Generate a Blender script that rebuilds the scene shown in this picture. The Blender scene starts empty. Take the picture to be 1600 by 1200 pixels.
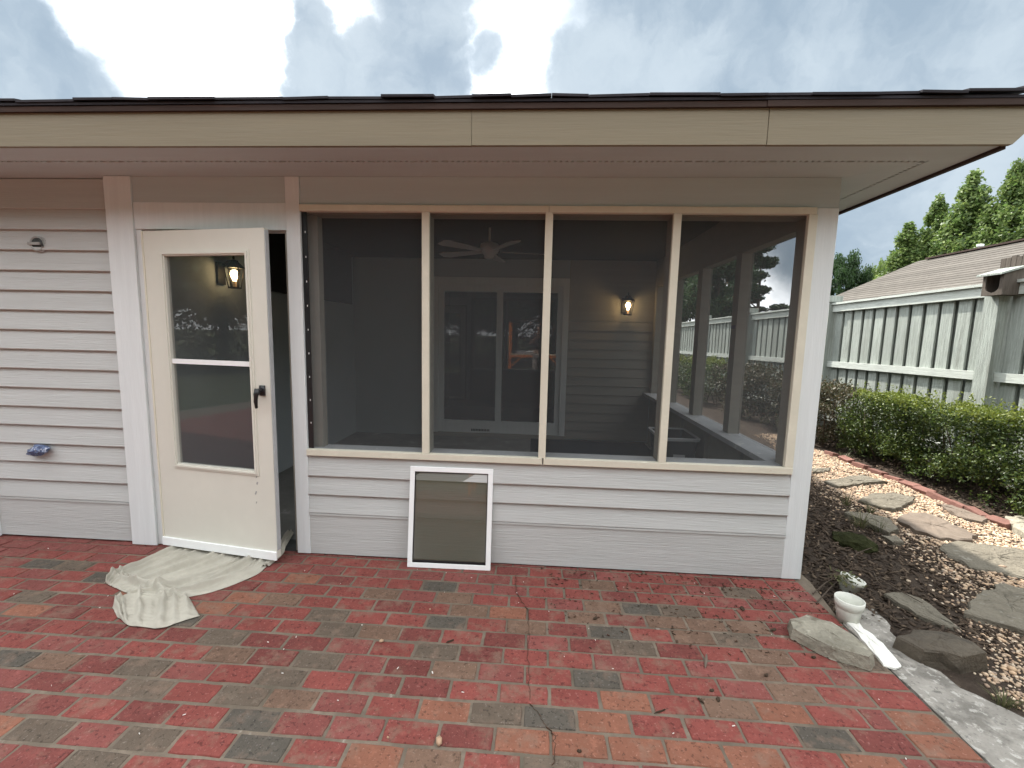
import bpy, bmesh, math, random
import numpy as np
from math import radians as rad, sin, cos, pi, sqrt
from mathutils import Vector, Matrix, noise as mnoise
random.seed(7); RNG = np.random.default_rng(7)
S = bpy.context.scene
COL = S.collection

# ------------------------------------------------------------------ camera
F_PX = 677.85
CAM = Vector((0.1617, -2.5967, 1.4488))
RR = Vector((0.99792429, 0.06027792, 0.02266461))
DD = Vector((0.02939384, -0.11320513, -0.99313675))
FF = Vector((-0.05729847, 0.99174148, -0.11474195))
cd = bpy.data.cameras.new('camera'); cam = bpy.data.objects.new('camera', cd); COL.objects.link(cam)
U = -DD; B = -FF
cam.matrix_world = Matrix(((RR.x, U.x, B.x, CAM.x), (RR.y, U.y, B.y, CAM.y), (RR.z, U.z, B.z, CAM.z), (0, 0, 0, 1)))
cd.sensor_width = 36; cd.lens = 36 * F_PX / 1600; cd.clip_start = 0.02; cd.clip_end = 500
S.camera = cam

def ray(u, v):
    return RR * ((u - 800) / F_PX) + DD * ((v - 600) / F_PX) + FF
def un(u, v, ax, c):
    d = ray(u, v); i = 'xyz'.index(ax)
    return CAM + d * ((c - CAM[i]) / d[i])
def G(u, v, z=0.0):
    return un(u, v, 'z', z)

# ------------------------------------------------------------------ light
SUN_EL, SUN_AZ = rad(52), math.atan2(-0.42, 0.91)      # azimuth from +y towards +x
SD = Vector((sin(SUN_AZ) * cos(SUN_EL), cos(SUN_AZ) * cos(SUN_EL), sin(SUN_EL)))
sl = bpy.data.lights.new('sun', 'SUN'); sl.energy = 4.2; sl.angle = rad(1.2); sl.color = (1, 0.945, 0.86)
so = bpy.data.objects.new('sun', sl); COL.objects.link(so)
so.rotation_euler = SD.to_track_quat('Z', 'Y').to_euler()

W = bpy.data.worlds.new('World'); S.world = W; W.use_nodes = True
nt = W.node_tree; N = nt.nodes; L = nt.links
for n in list(N): N.remove(n)
def wn(t, **k):
    n = N.new(t)
    for a, b in k.items(): setattr(n, a, b)
    return n
def wset(sock, v):
    if hasattr(v, 'is_output'): L.new(v, sock)
    else: sock.default_value = v
def wmath(op, a, b=0.0, c=None, clamp=False):
    n = wn('ShaderNodeMath', operation=op, use_clamp=clamp)
    wset(n.inputs[0], a); wset(n.inputs[1], b)
    if c is not None: wset(n.inputs[2], c)
    return n.outputs[0]
def wvec(op, a, b):
    n = wn('ShaderNodeVectorMath', operation=op); wset(n.inputs[0], a); wset(n.inputs[1], b)
    return n.outputs['Value'] if op == 'DOT_PRODUCT' else n.outputs[0]
def wmap(x, a, b, lo=0.0, hi=1.0):
    n = wn('ShaderNodeMapRange', interpolation_type='SMOOTHSTEP'); wset(n.inputs[0], x)
    for i, q in enumerate((a, b, lo, hi)): n.inputs[i + 1].default_value = q
    return n.outputs[0]
def wmix(f, a, b, blend='MIX'):
    n = wn('ShaderNodeMix', data_type='RGBA', blend_type=blend)
    wset(n.inputs[0], f); wset(n.inputs[6], a); wset(n.inputs[7], b)
    return n.outputs[2]
def wnoise(v, scale, detail=6, rough=0.55):
    n = wn('ShaderNodeTexNoise'); L.new(v, n.inputs['Vector'])
    n.inputs['Scale'].default_value = scale; n.inputs['Detail'].default_value = detail; n.inputs['Roughness'].default_value = rough
    return n
d0 = wn('ShaderNodeTexCoord').outputs['Generated']
dirv = wvec('NORMALIZE', d0, (0, 0, 0))
n1 = wnoise(dirv, 3.4, 5, 0.5)
warp = wvec('ADD', dirv, wvec('MULTIPLY', wvec('SUBTRACT', n1.outputs['Color'], (.5, .5, .5)), (.16, .16, .16)))
n1b = wnoise(dirv, 11.0, 6, 0.6)
warp = wvec('ADD', warp, wvec('MULTIPLY', wvec('SUBTRACT', n1b.outputs['Color'], (.5, .5, .5)), (.10, .10, .10)))
warp = wvec('NORMALIZE', warp, (0, 0, 0))
n2 = wnoise(warp, 2.3, 5, 0.5)
thick = wmap(n2.outputs['Fac'], 0.42, 0.72, 0.0, 0.10)
# bright breaks
for (u, v, r, a) in [(300, 60, 14, .97), (540, 20, 6, .9), (770, 50, 6, .85), (850, 10, 5, .7), (110, 10, 9, .95), (420, 130, 6, .9), (640, -100, 20, .7), (1270, 130, 3.5, .25), (1420, 395, 3, .4)]:
    c = ray(u, v).normalized()
    dt = wvec('DOT_PRODUCT', warp, tuple(c))
    thick = wmath('MULTIPLY', thick, wmath('SUBTRACT', 1.0, wmap(dt, cos(rad(r * 1.3)), cos(rad(r * 0.5)), 0.0, a)))
# dark cloud banks where the photograph has them (u, v, angular radius)
banks = [(10, 100, 3.6, .6), (85, 95, 2.2, .5), (150, 150, 3, .5), (60, 145, 4, .55), (215, 150, 2, .35), (500, 95, 2.6, .62), (540, 130, 3, .62), (620, 110, 3.5, .66), (660, 50, 3.5, .6), (650, -30, 4, .55), (700, 130, 2.5, .5), (480, 20, 1.6, .45), (765, 105, 2, .42),
         (960, 90, 4.5, .55), (1080, 60, 7, .66), (1230, 40, 7, .62), (1370, 70, 7, .66), (1510, 80, 8, .68), (1590, 230, 9, .72), (1450, 260, 9, .7), (1480, 330, 8, .66), (1350, 360, 5, .6), (1000, -20, 6, .5), (1250, -90, 10, .6), (1700, 60, 12, .7)]
for (u, v, r, a) in banks:
    c = ray(u, v).normalized()
    dt = wvec('DOT_PRODUCT', warp, tuple(c))
    thick = wmath('MAXIMUM', thick, wmap(dt, cos(rad(r * 2.1)), cos(rad(r * 0.3)), 0.0, a))
n3 = wnoise(warp, 7.0, 4, 0.5)
thick = wmath('MULTIPLY', thick, wmath('ADD', wmath('MULTIPLY', wmath('SUBTRACT', n3.outputs['Fac'], 0.5), 0.9), 1.0), clamp=True)
glow = wmath('POWER', wmath('MAXIMUM', wvec('DOT_PRODUCT', dirv, tuple(SD)), 0.0), 6.0)
white = wmix(1.0, (9.5, 9.8, 10.0, 1), wmath('ADD', 1.0, wmath('MULTIPLY', glow, 0.8)), 'MULTIPLY')
n4 = wnoise(warp, 5.0, 5, 0.6)
grey = wmix(wmap(n4.outputs['Fac'], 0.35, 0.7), (1.25, 1.6, 1.95, 1), (2.05, 2.38, 2.65, 1))
cfac = wmap(thick, 0.02, 0.62)
cfac = wmath('SUBTRACT', 1.0, wmath('POWER', wmath('SUBTRACT', 1.0, cfac), 3.0))      # even steps to the eye between sunlit and shaded cloud
cloud = wmix(cfac, white, grey)
sky = wn('ShaderNodeTexSky', sky_type='NISHITA', sun_disc=False, sun_elevation=SUN_EL, sun_rotation=SUN_AZ)
sky.altitude = 50; sky.dust_density = 1.5
skyc = wmix(0.975, sky.outputs[0], cloud)
bg = wn('ShaderNodeBackground'); L.new(skyc, bg.inputs['Color']); bg.inputs['Strength'].default_value = 0.12
out = wn('ShaderNodeOutputWorld'); L.new(bg.outputs[0], out.inputs['Surface'])

S.view_settings.view_transform = 'Standard'; S.view_settings.look = 'None'
S.view_settings.gamma = 1; S.view_settings.use_curve_mapping = False; S.view_settings.exposure = 1.38
S.render.engine = 'CYCLES'
S.cycles.max_bounces = 10; S.cycles.transparent_max_bounces = 24; S.cycles.caustics_reflective = False; S.cycles.caustics_refractive = False

# ------------------------------------------------------------------ materials
def _nodes(name):
    m = bpy.data.materials.new(name); m.use_nodes = True
    t = m.node_tree
    return m, t, t.nodes['Principled BSDF']
def mat(name, col, rough=0.6, var=0.12, scale=6.0, bump=0.15, bscale=60.0, stretch=(1, 1, 1), metal=0.0, spec=0.4,
        spots=None, island=None, objrand=0.0, transl=0.0, dist=0.002):
    """colour with two scales of blotches, optional speckles, fine relief; island/objrand shift the tint per loose piece / per object"""
    m, t, p = _nodes(name); n, l = t.nodes, t.links
    tc = n.new('ShaderNodeTexCoord'); mp = n.new('ShaderNodeMapping'); l.new(tc.outputs['Object'], mp.inputs[0]); mp.inputs['Scale'].default_value = stretch
    vec = mp.outputs[0]
    if objrand:
        oi = n.new('ShaderNodeObjectInfo'); ml = n.new('ShaderNodeMath'); ml.operation = 'MULTIPLY'; l.new(oi.outputs['Random'], ml.inputs[0]); ml.inputs[1].default_value = 57.0
        ad = n.new('ShaderNodeVectorMath'); ad.operation = 'ADD'; l.new(vec, ad.inputs[0]); l.new(ml.outputs[0], ad.inputs[1]); vec = ad.outputs[0]
    def noise(sc, det=5, ro=0.6):
        q = n.new('ShaderNodeTexNoise'); l.new(vec, q.inputs['Vector']); q.inputs['Scale'].default_value = sc; q.inputs['Detail'].default_value = det; q.inputs['Roughness'].default_value = ro
        return q.outputs['Fac']
    def mixc(f, a, b, bl='MIX'):
        q = n.new('ShaderNodeMix'); q.data_type = 'RGBA'; q.blend_type = bl
        for s, v in ((q.inputs[0], f), (q.inputs[6], a), (q.inputs[7], b)):
            if hasattr(v, 'is_output'): l.new(v, s)
            else: s.default_value = v
        return q.outputs[2]
    def rng(x, a, b, lo=0.0, hi=1.0):
        q = n.new('ShaderNodeMapRange'); l.new(x, q.inputs[0])
        for i, v in enumerate((a, b, lo, hi)): q.inputs[i + 1].default_value = v
        return q.outputs[0]
    c4 = lambda c, k=1.0: (min(c[0] * k, 1), min(c[1] * k, 1), min(c[2] * k, 1), 1)
    if island:
        g = n.new('ShaderNodeNewGeometry'); cr = n.new('ShaderNodeValToRGB'); l.new(g.outputs['Random Per Island'], cr.inputs[0])
        e = cr.color_ramp.elements
        while len(e) < len(island): e.new(0.5)
        for i, c in enumerate(island): e[i].position = i / max(1, len(island) - 1); e[i].color = c4(c)
        base = cr.outputs[0]
    else:
        base = mixc(rng(noise(scale), 0.3, 0.7), c4(col, 1 - var), c4(col, 1 + var))
        base = mixc(rng(noise(scale * 7.3), 0.3, 0.7, 0.0, 0.6), base, c4(col, 1 - var * 0.9))
    if objrand:
        base = mixc(rng(oi.outputs['Random'], 0, 1, 0.0, objrand), base, c4([x * 0.45 for x in col]))
    if spots:
        for (sc, thr, w, c, amt) in spots:
            base = mixc(rng(noise(sc, 6, 0.65), thr, thr + w, 0.0, amt), base, c4(c))
    l.new(base, p.inputs['Base Color'])
    rr = rng(noise(scale * 3), 0.3, 0.7, max(0.02, rough - 0.08), min(1, rough + 0.08)); l.new(rr, p.inputs['Roughness'])
    p.inputs['Metallic'].default_value = metal; p.inputs['Specular IOR Level'].default_value = spec
    if bump:
        b = n.new('ShaderNodeBump'); b.inputs['Strength'].default_value = bump; b.inputs['Distance'].default_value = dist
        l.new(noise(bscale, 4, 0.65), b.inputs['Height']); l.new(b.outputs[0], p.inputs['Normal'])
    if transl:
        tr = n.new('ShaderNodeBsdfTranslucent'); l.new(base, tr.inputs['Color']); ms = n.new('ShaderNodeMixShader'); ms.inputs[0].default_value = transl
        l.new(p.outputs[0], ms.inputs[1]); l.new(tr.outputs[0], ms.inputs[2]); l.new(ms.outputs[0], n['Material Output'].inputs['Surface'])
    return m

def clear_mat(name, solid, amt, gloss=True, rough=0.0, ior=1.5, solid_rough=0.8):
    """a sheet that lets part of the light straight through (screen cloth, glass)"""
    m, t, p = _nodes(name); n, l = t.nodes, t.links
    p.inputs['Base Color'].default_value = (*solid, 1); p.inputs['Roughness'].default_value = solid_rough; p.inputs['Specular IOR Level'].default_value = 0.1
    tr = n.new('ShaderNodeBsdfTransparent'); ms = n.new('ShaderNodeMixShader'); ms.inputs[0].default_value = amt
    l.new(tr.outputs[0], ms.inputs[1]); l.new(p.outputs[0], ms.inputs[2]); o = ms.outputs[0]
    if gloss:
        fr = n.new('ShaderNodeFresnel'); fr.inputs[0].default_value = ior
        gl = n.new('ShaderNodeBsdfGlossy'); gl.inputs['Roughness'].default_value = rough
        ge = n.new('ShaderNodeNewGeometry'); inv = n.new('ShaderNodeMath'); inv.operation = 'SUBTRACT'; inv.inputs[0].default_value = 1.0; l.new(ge.outputs['Backfacing'], inv.inputs[1])
        fm = n.new('ShaderNodeMath'); fm.operation = 'MULTIPLY'; l.new(fr.outputs[0], fm.inputs[0]); l.new(inv.outputs[0], fm.inputs[1])      # reflect on the outer face of the pane only
        m2 = n.new('ShaderNodeMixShader'); l.new(fm.outputs[0], m2.inputs[0]); l.new(o, m2.inputs[1]); l.new(gl.outputs[0], m2.inputs[2]); o = m2.outputs[0]
    l.new(o, n['Material Output'].inputs['Surface'])
    return m

grain_x = (0.35, 3, 9); grain_z = (9, 9, 0.5)
M = {}
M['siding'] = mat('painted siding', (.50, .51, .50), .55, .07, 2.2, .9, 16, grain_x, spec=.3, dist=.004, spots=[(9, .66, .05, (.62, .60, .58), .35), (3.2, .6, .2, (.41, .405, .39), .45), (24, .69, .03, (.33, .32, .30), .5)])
M['white'] = mat('white trim paint', (.69, .72, .725), .5, .06, 3, .5, 16, grain_z, spec=.35, dist=.003, spots=[(11, .68, .05, (.55, .54, .53), .4)])
M['cream'] = mat('cream trim paint', (.66, .625, .52), .5, .07, 3, .3, 18, (2, 2, 2), spec=.3, dist=.002, spots=[(7, .68, .06, (.52, .45, .35), .4)])
M['fascia'] = mat('cream paint darkened as shade', (.215, .183, .125), .55, .08, 1.6, .35, 14, grain_x, spec=.3, dist=.003, spots=[(5, .66, .1, (.18, .155, .11), .4)])  # cream paint, its shaded look put into the darker colour
M['soffit'] = mat('siding paint cooled against bounce', (.48, .54, .545), .7, .06, 1.5, .3, 14, grain_x, spec=.2, dist=.002)  # same paint as the siding, colour cooled to offset red brick bounce
M['brownboard'] = mat('bare brown board', (.05, .033, .028), .75, .3, 3, .4, 20, grain_x, spec=.15, spots=[(4, .6, .15, (.10, .05, .036), .7)])
M['shingle'] = mat('dark shingle', (.05, .048, .055), .95, .3, 9, .6, 240, spec=.1, objrand=.5)
M['doorcream'] = mat('cream door enamel', (.66, .645, .575), .38, .05, 1.5, .12, 9, (1, 1, 1), spec=.45, spots=[(6, .7, .05, (.50, .42, .32), .5), (40, .74, .03, (.35, .28, .2), .5)])
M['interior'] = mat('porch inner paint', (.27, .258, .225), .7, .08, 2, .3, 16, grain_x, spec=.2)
M['insill'] = mat('grey primed sill', (.40, .41, .42), .6, .15, 5, .2, 30, spots=[(12, .62, .06, (.62, .62, .60), .7)])
M['ceiling'] = mat('porch ceiling', (.33, .365, .38), .8, .05, 1)
M['floor'] = mat('porch slab', (.20, .20, .19), .7, .2, 3, .3, 40, spots=[(6, .6, .1, (.38, .38, .36), .6)])
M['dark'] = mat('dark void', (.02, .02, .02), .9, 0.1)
M['screen'] = clear_mat('insect screen', (.092, .10, .105), .33, False)
M['screenside'] = clear_mat('side insect screen', (.085, .09, .092), .42, False)
M['glass'] = clear_mat('clear glass', (.02, .022, .025), .16, True, ior=1.85)
M['doorglass'] = clear_mat('door glass', (.05, .06, .065), .18, True, ior=1.6)
M['tint'] = clear_mat('tinted pane', (.125, .12, .085), .46, True, ior=1.45)
M['vinyl'] = mat('white vinyl', (.85, .86, .86), .35, .03, 4, .05)
M['black'] = mat('black plastic', (.015, .015, .017), .35, .2, 10, .1)
M['iron'] = mat('black iron', (.02, .018, .016), .45, .2, 20, .2, metal=.4)
M['mortar'] = mat('sandy mortar', (.165, .134, .104), .95, .35, 5, .8, 220, spec=.1, spots=[(3, .58, .12, (.08, .075, .055), .75), (14, .64, .06, (.36, .33, .28), .5)])
SP = lambda dk, lt: [(55, .60, .05, dk, .55), (90, .63, .05, lt, .35), (9, .6, .12, tuple(x * .75 for x in dk), .4)]
BR = {}
for k, c in {'red': (.215, .060, .050), 'rose': (.205, .066, .057), 'deep': (.165, .050, .043), 'orange': (.235, .100, .065), 'tan': (.165, .102, .072), 'brown': (.125, .096, .073), 'grey': (.092, .080, .066)}.items():
    BR[k] = mat('brick ' + k, c, .82, .16, 9, .9, 130, spec=.18, spots=[(60, .57, .05, tuple(x * .38 for x in c), .75), (95, .60, .05, tuple(min(1, x * 1.4 + .08) for x in c), .5), (11, .52, .14, (.20, .135, .10), .55), (24, .56, .1, tuple(x * 1.35 for x in c), .5), (6, .66, .05, tuple(x * .6 for x in c), .4)], objrand=.28, dist=.003)
M['soil'] = mat('dark mulch soil', (.055, .042, .033), .95, .4, 9, 1, 70, spec=.1, spots=[(4, .58, .12, (.085, .07, .055), .7), (30, .66, .05, (.16, .13, .1), .5)], dist=.012)
M['ground'] = mat('lawn soil', (.06, .07, .035), .95, .4, 3, .6, 40, spec=.1)
M['concrete'] = mat('rough concrete', (.30, .28, .25), .95, .25, 7, 1, 34, spec=.15, spots=[(5, .50, .10, (.14, .13, .115), .75), (28, .55, .06, (.50, .48, .44), .6), (14, .60, .05, (.07, .066, .06), .7), (60, .6, .05, (.10, .095, .085), .6)], dist=.012)
M['slate'] = mat('grey flagstone', (.18, .16, .125), .88, .25, 5, 1, 16, (1, 1, 4), spec=.25, spots=[(5, .52, .12, (.10, .088, .068), .8), (16, .60, .08, (.27, .255, .215), .6)], objrand=.5, dist=.03)
M['darkrock'] = mat('wet dark rock', (.085, .07, .052), .75, .35, 6, 1, 22, spec=.3, spots=[(8, .58, .1, (.05, .042, .034), .8)], dist=.015)
M['slab'] = mat('lichen fieldstone', (.27, .25, .20), .9, .3, 8, 1, 30, spec=.2, spots=[(9, .53, .1, (.13, .115, .085), .8), (17, .58, .07, (.42, .40, .33), .7)], dist=.012)
M['edging'] = mat('old edging brick', (.20, .095, .075), .92, .25, 9, .9, 60, objrand=.5, dist=.004)
M['redstone'] = mat('reddish flat stone', (.15, .118, .092), .9, .25, 7, .8, 60)
M['pebble'] = mat('pale pebbles', (.5, .4, .3), .75, spec=.3, bump=.2, island=[(.44, .30, .19), (.56, .42, .29), (.34, .235, .16), (.64, .53, .40), (.42, .275, .18), (.24, .19, .155), (.53, .37, .24), (.46, .39, .31)])
M['chips'] = mat('bark chips', (.06, .045, .035), .95, spec=.1, bump=.3, island=[(.05, .035, .026), (.075, .055, .04), (.03, .022, .018), (.12, .09, .065), (.055, .04, .03)])
M['litter'] = mat('dead leaves', (.06, .035, .02), .8, spec=.2, bump=.2, island=[(.07, .03, .02), (.04, .03, .02), (.10, .05, .03)])
M['paintchip'] = mat('paint flecks', (.75, .72, .68), .7, .1)
M['cloth'] = mat('canvas drop cloth', (.43, .405, .345), .95, .14, 5, .4, 300, spec=.05, spots=[(4, .58, .14, (.36, .35, .30), .5), (18, .68, .05, (.52, .51, .47), .4)], dist=.0015)
M['fence'] = mat('weathered fence board', (.33, .36, .33), .92, .30, 12, .9, 30, (5, 5, .35), spec=.12, objrand=.35, spots=[(2.2, .55, .12, (.19, .20, .18), .7), (16, .58, .06, (.20, .205, .185), .5), (10, .70, .03, (.10, .09, .08), .7)], dist=.006)
M['rail'] = mat('pale fence rail', (.46, .49, .455), .92, .22, 12, .7, 30, (5, .35, 5), spec=.12, spots=[(3, .56, .1, (.28, .29, .265), .6), (18, .6, .06, (.30, .31, .285), .5)], dist=.005)
M['birdwood'] = mat('old birdhouse wood', (.10, .085, .072), .95, .3, 6, .8, 20, (8, 8, .7), spec=.1, spots=[(8, .62, .08, (.26, .23, .2), .6)])
M['roofnb'] = mat('brown asphalt shingle', (.122, .112, .100), .95, .2, 4, .4, 60, spec=.08, objrand=.5, spots=[(14, .56, .1, (.095, .08, .068), .6)])
M['bark'] = mat('bark', (.09, .07, .055), .95, .3, 6, .8, 30, (4, 4, .6), spec=.1)
def leafm(nm, cols, tl=.3): return mat(nm, cols[0], .5, spec=.35, bump=0, island=cols, transl=tl)
M['hedge'] = leafm('boxwood leaves', [(.025, .045, .014), (.04, .07, .018), (.065, .10, .02), (.095, .135, .028), (.02, .034, .012), (.12, .15, .03), (.035, .06, .018)])
M['topleaf'] = leafm('brighter boxwood leaves', [(.11, .145, .022), (.155, .19, .03), (.08, .115, .02), (.20, .225, .042), (.055, .09, .018)], .4)  # brighter, yellower leaf colours used towards the hedge top
M['shrub'] = leafm('bronze shrub leaves', [(.05, .06, .025), (.08, .055, .035), (.045, .055, .022), (.11, .085, .05), (.035, .045, .02)])
M['poplar'] = leafm('yellow green leaves', [(.07, .12, .032), (.10, .165, .042), (.15, .21, .055), (.19, .25, .075), (.06, .10, .032), (.12, .18, .05)], .4)
M['oak'] = leafm('deep green leaves', [(.022, .05, .018), (.03, .068, .02), (.05, .095, .028), (.018, .038, .015), (.04, .08, .024)])
M['pine'] = leafm('pine needles', [(.02, .042, .017), (.028, .055, .02), (.042, .072, .026), (.018, .034, .015)])
M['lime'] = leafm('light green leaves', [(.085, .14, .028), (.13, .19, .04), (.06, .10, .025), (.10, .15, .03)], .4)
M['grass'] = leafm('grass blades', [(.10, .11, .045), (.15, .14, .07), (.07, .09, .03), (.19, .17, .1)])
M['moss'] = mat('moss', (.030, .033, .014), .95, .4, 20, 1, 200, spec=.05, dist=.006)
M['pot'] = mat('white glazed pot', (.66, .665, .60), .55, .12, 12, .2, 60, spec=.4, spots=[(15, .66, .08, (.55, .54, .46), .5)])
M['paint'] = mat('spilled white paint', (.74, .73, .68), .6, .10, 12, .5, 40, spec=.4, spots=[(20, .7, .05, (.55, .53, .48), .5)])
M['bluewrap'] = mat('blue plastic wrap', (.10, .14, .26), .3, .5, 30, .8, 40, spec=.5, spots=[(45, .56, .06, (.62, .66, .78), .8)], dist=.008)
M['gunk'] = mat('grey smear', (.38, .385, .375), .7, .2, 30, .5, 60)
M['boxgrey'] = mat('dark grey metal', (.07, .078, .08), .5, .3, 30, .3, 60, metal=.3)
M['bin'] = mat('dark plastic bin', (.045, .045, .05), .45, .2, 8, .1)
M['navy'] = mat('navy carpet', (.018, .02, .032), .98, .2, 6, .5, 200, spec=.05)
M['bluetape'] = mat('blue tape', (.025, .03, .11), .6, .1)
M['fanwhite'] = mat('fan white', (.45, .45, .45), .4, .05, 4, 0)
M['orange'] = mat('orange steel', (.75, .22, .03), .45, .1, 6, .1)
M['plank'] = mat('scaffold plank', (.55, .42, .28), .8, .15, 5, .3)
M['tarp'] = mat('paint trays', (.5, .5, .55), .6, .4, 12, .2)
M['skin'] = mat('skin', (.50, .32, .24), .55, .05, 8, 0)
M['shirt'] = mat('dark shirt', (.03, .03, .035), .9, .15, 8, .2)
M['khaki'] = mat('grey trousers', (.38, .36, .33), .9, .1, 8, .2)
M['hair'] = mat('grey hair', (.22, .20, .19), .8, .2, 30, .3)
M['nbwall'] = mat('tan neighbour wall', (.40, .34, .27), .9, .1, 4, .2)

# ------------------------------------------------------------------ mesh helpers
class MB:
    def __init__(s): s.v = []; s.f = []
    def add(s, vs, fs):
        o = len(s.v); s.v += [tuple(x) for x in vs]; s.f += [tuple(i + o for i in f) for f in fs]; return s
    def box(s, x0, x1, y0, y1, z0, z1):
        return s.add([(x, y, z) for z in (z0, z1) for y in (y0, y1) for x in (x0, x1)],
                     [(0, 2, 3, 1), (4, 5, 7, 6), (0, 1, 5, 4), (2, 6, 7, 3), (0, 4, 6, 2), (1, 3, 7, 5)])
    def obox(s, c, size, rot=None):
        hx, hy, hz = (q / 2 for q in size); r = rot or Matrix.Identity(3); c = Vector(c)
        vs = [c + r @ Vector((x, y, z)) for z in (-hz, hz) for y in (-hy, hy) for x in (-hx, hx)]
        return s.add(vs, [(0, 2, 3, 1), (4, 5, 7, 6), (0, 1, 5, 4), (2, 6, 7, 3), (0, 4, 6, 2), (1, 3, 7, 5)])
    def bar(s, a, b, w, h):
        a = Vector(a); b = Vector(b); d = b - a; q = d.to_track_quat('Y', 'Z').to_matrix()
        return s.obox((a + b) / 2, (w, d.length, h), q)
    def loft(s, rings, caps=True, closed=True):
        o = len(s.v); n = len(rings[0])
        for r in rings: s.v += [tuple(p) for p in r]
        for i in range(len(rings) - 1):
            for j in range(n if closed else n - 1):
                k = (j + 1) % n
                s.f.append((o + i * n + j, o + i * n + k, o + (i + 1) * n + k, o + (i + 1) * n + j))
        if caps:
            s.f.append(tuple(o + j for j in reversed(range(n)))); s.f.append(tuple(o + (len(rings) - 1) * n + j for j in range(n)))
        return s
    def prism(s, poly, z0, z1): return s.loft([[(x, y, z0) for x, y in poly], [(x, y, z1) for x, y in poly]])
    def extr(s, prof, x0, x1):           # profile of (y, z) swept along x
        return s.loft([[(x0, y, z) for y, z in prof], [(x1, y, z) for y, z in prof]])
    def tube(s, pts, rad_, n=8):
        rings = []; pts = [Vector(p) for p in pts]
        for i, p in enumerate(pts):
            d = (pts[min(i + 1, len(pts) - 1)] - pts[max(i - 1, 0)]).normalized()
            q = d.to_track_quat('Z', 'Y').to_matrix(); r = rad_[i] if isinstance(rad_, (list, tuple)) else rad_
            rings.append([p + q @ Vector((cos(2 * pi * j / n) * r, sin(2 * pi * j / n) * r, 0)) for j in range(n)])
        return s.loft(rings)
    def lathe(s, prof, c=(0, 0, 0), n=24, rot=None, caps=True):
        c = Vector(c); r = rot or Matrix.Identity(3)
        return s.loft([[c + r @ Vector((cos(2 * pi * j / n) * a, sin(2 * pi * j / n) * a, z)) for j in range(n)] for a, z in prof], caps)
    def build(s, name, m, parent=None, smooth=False, bevel=0.0):
        me = bpy.data.meshes.new(name); me.from_pydata(s.v, [], s.f); me.validate()
        bm = bmesh.new(); bm.from_mesh(me); bmesh.ops.recalc_face_normals(bm, faces=bm.faces); bm.to_mesh(me); bm.free()
        if smooth: me.polygons.foreach_set('use_smooth', [True] * len(me.polygons))
        o = bpy.data.objects.new(name, me); COL.objects.link(o)
        if m is not None: me.materials.append(M[m] if isinstance(m, str) else m)
        if parent: o.parent = parent
        if bevel:
            b = o.modifiers.new('bevel', 'BEVEL'); b.width = bevel; b.segments = 2; b.limit_method = 'ANGLE'
        return o
def tag(o, label=None, cat=None, group=None, kind=None):
    if label: o['label'] = label
    if cat: o['category'] = cat
    if group: o['group'] = group
    if kind: o['kind'] = kind
    return o
def empty(name, loc=(0, 0, 0), label=None, cat=None, group=None):
    o = bpy.data.objects.new(name, None); COL.objects.link(o); o.location = loc; o.empty_display_size = .1
    return tag(o, label, cat, group)
def npmesh(name, v, f, m, parent=None, smooth=False):
    me = bpy.data.meshes.new(name); v = np.asarray(v, np.float32); f = np.asarray(f, np.int32); k = f.shape[1]
    me.vertices.add(len(v)); me.vertices.foreach_set('co', v.ravel())
    me.loops.add(f.size); me.loops.foreach_set('vertex_index', f.ravel())
    me.polygons.add(len(f)); me.polygons.foreach_set('loop_start', np.arange(0, f.size, k, dtype=np.int32)); me.polygons.foreach_set('loop_total', np.full(len(f), k, np.int32))
    if smooth: me.polygons.foreach_set('use_smooth', np.ones(len(f), bool))
    me.update(); me.validate(); me.materials.append(M[m])
    o = bpy.data.objects.new(name, me); COL.objects.link(o)
    if parent: o.parent = parent
    return o
def copy_tree(o, parent=None):
    c = o.copy(); COL.objects.link(c); c.parent = parent
    for ch in o.children: copy_tree(ch, c)
    return c
def leaf_arrays(P, size, up=0.3, asp=0.55, out=None):
    """a folded diamond leaf at every point"""
    n = len(P); nm = RNG.normal(size=(n, 3))
    if out is not None: nm = nm * 0.75 + out
    nm[:, 2] += up; nm /= np.linalg.norm(nm, axis=1, keepdims=True) + 1e-9
    t = np.cross(nm, RNG.normal(size=(n, 3))); t /= np.linalg.norm(t, axis=1, keepdims=True) + 1e-9
    b = np.cross(nm, t); s = (size * RNG.uniform(.6, 1.3, n))[:, None]
    v = np.stack([P - t * s, P - b * s * asp + nm * s * .12, P + t * s, P + b * s * asp + nm * s * .12], 1).reshape(-1, 3)
    return v, np.arange(4 * n).reshape(-1, 4)
def fbm(x, y, z=0.0, s=1.0): return mnoise.fractal(Vector((x * s, y * s, z * s)), 1.0, 2.0, 4)

# ================================================================== THE HOUSE
H = empty('house', (0, 0, 0), 'grey lap-sided house with cream-trimmed screened porch behind the brick patio', 'house')
YL = 0.03                                # face of the siding left of the door
XL0, XL1, XM0, XM1, XR0, XR1 = -2.488, -2.316, -1.356, -1.27, 1.682, 1.797
SOF = 2.34; YE = -0.425
def wall_boards(x0, x1, yf, lines, name='siding_board', m='siding', back=.02):
    for a, b in zip(lines[:-1], lines[1:]):
        MB().extr([(yf - .019, a), (yf - .017, a - .004), (yf + back, a - .004), (yf + back, b - .0045), (yf + .001, b - .0045)], x0, x1).build(name, m, H)
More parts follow.
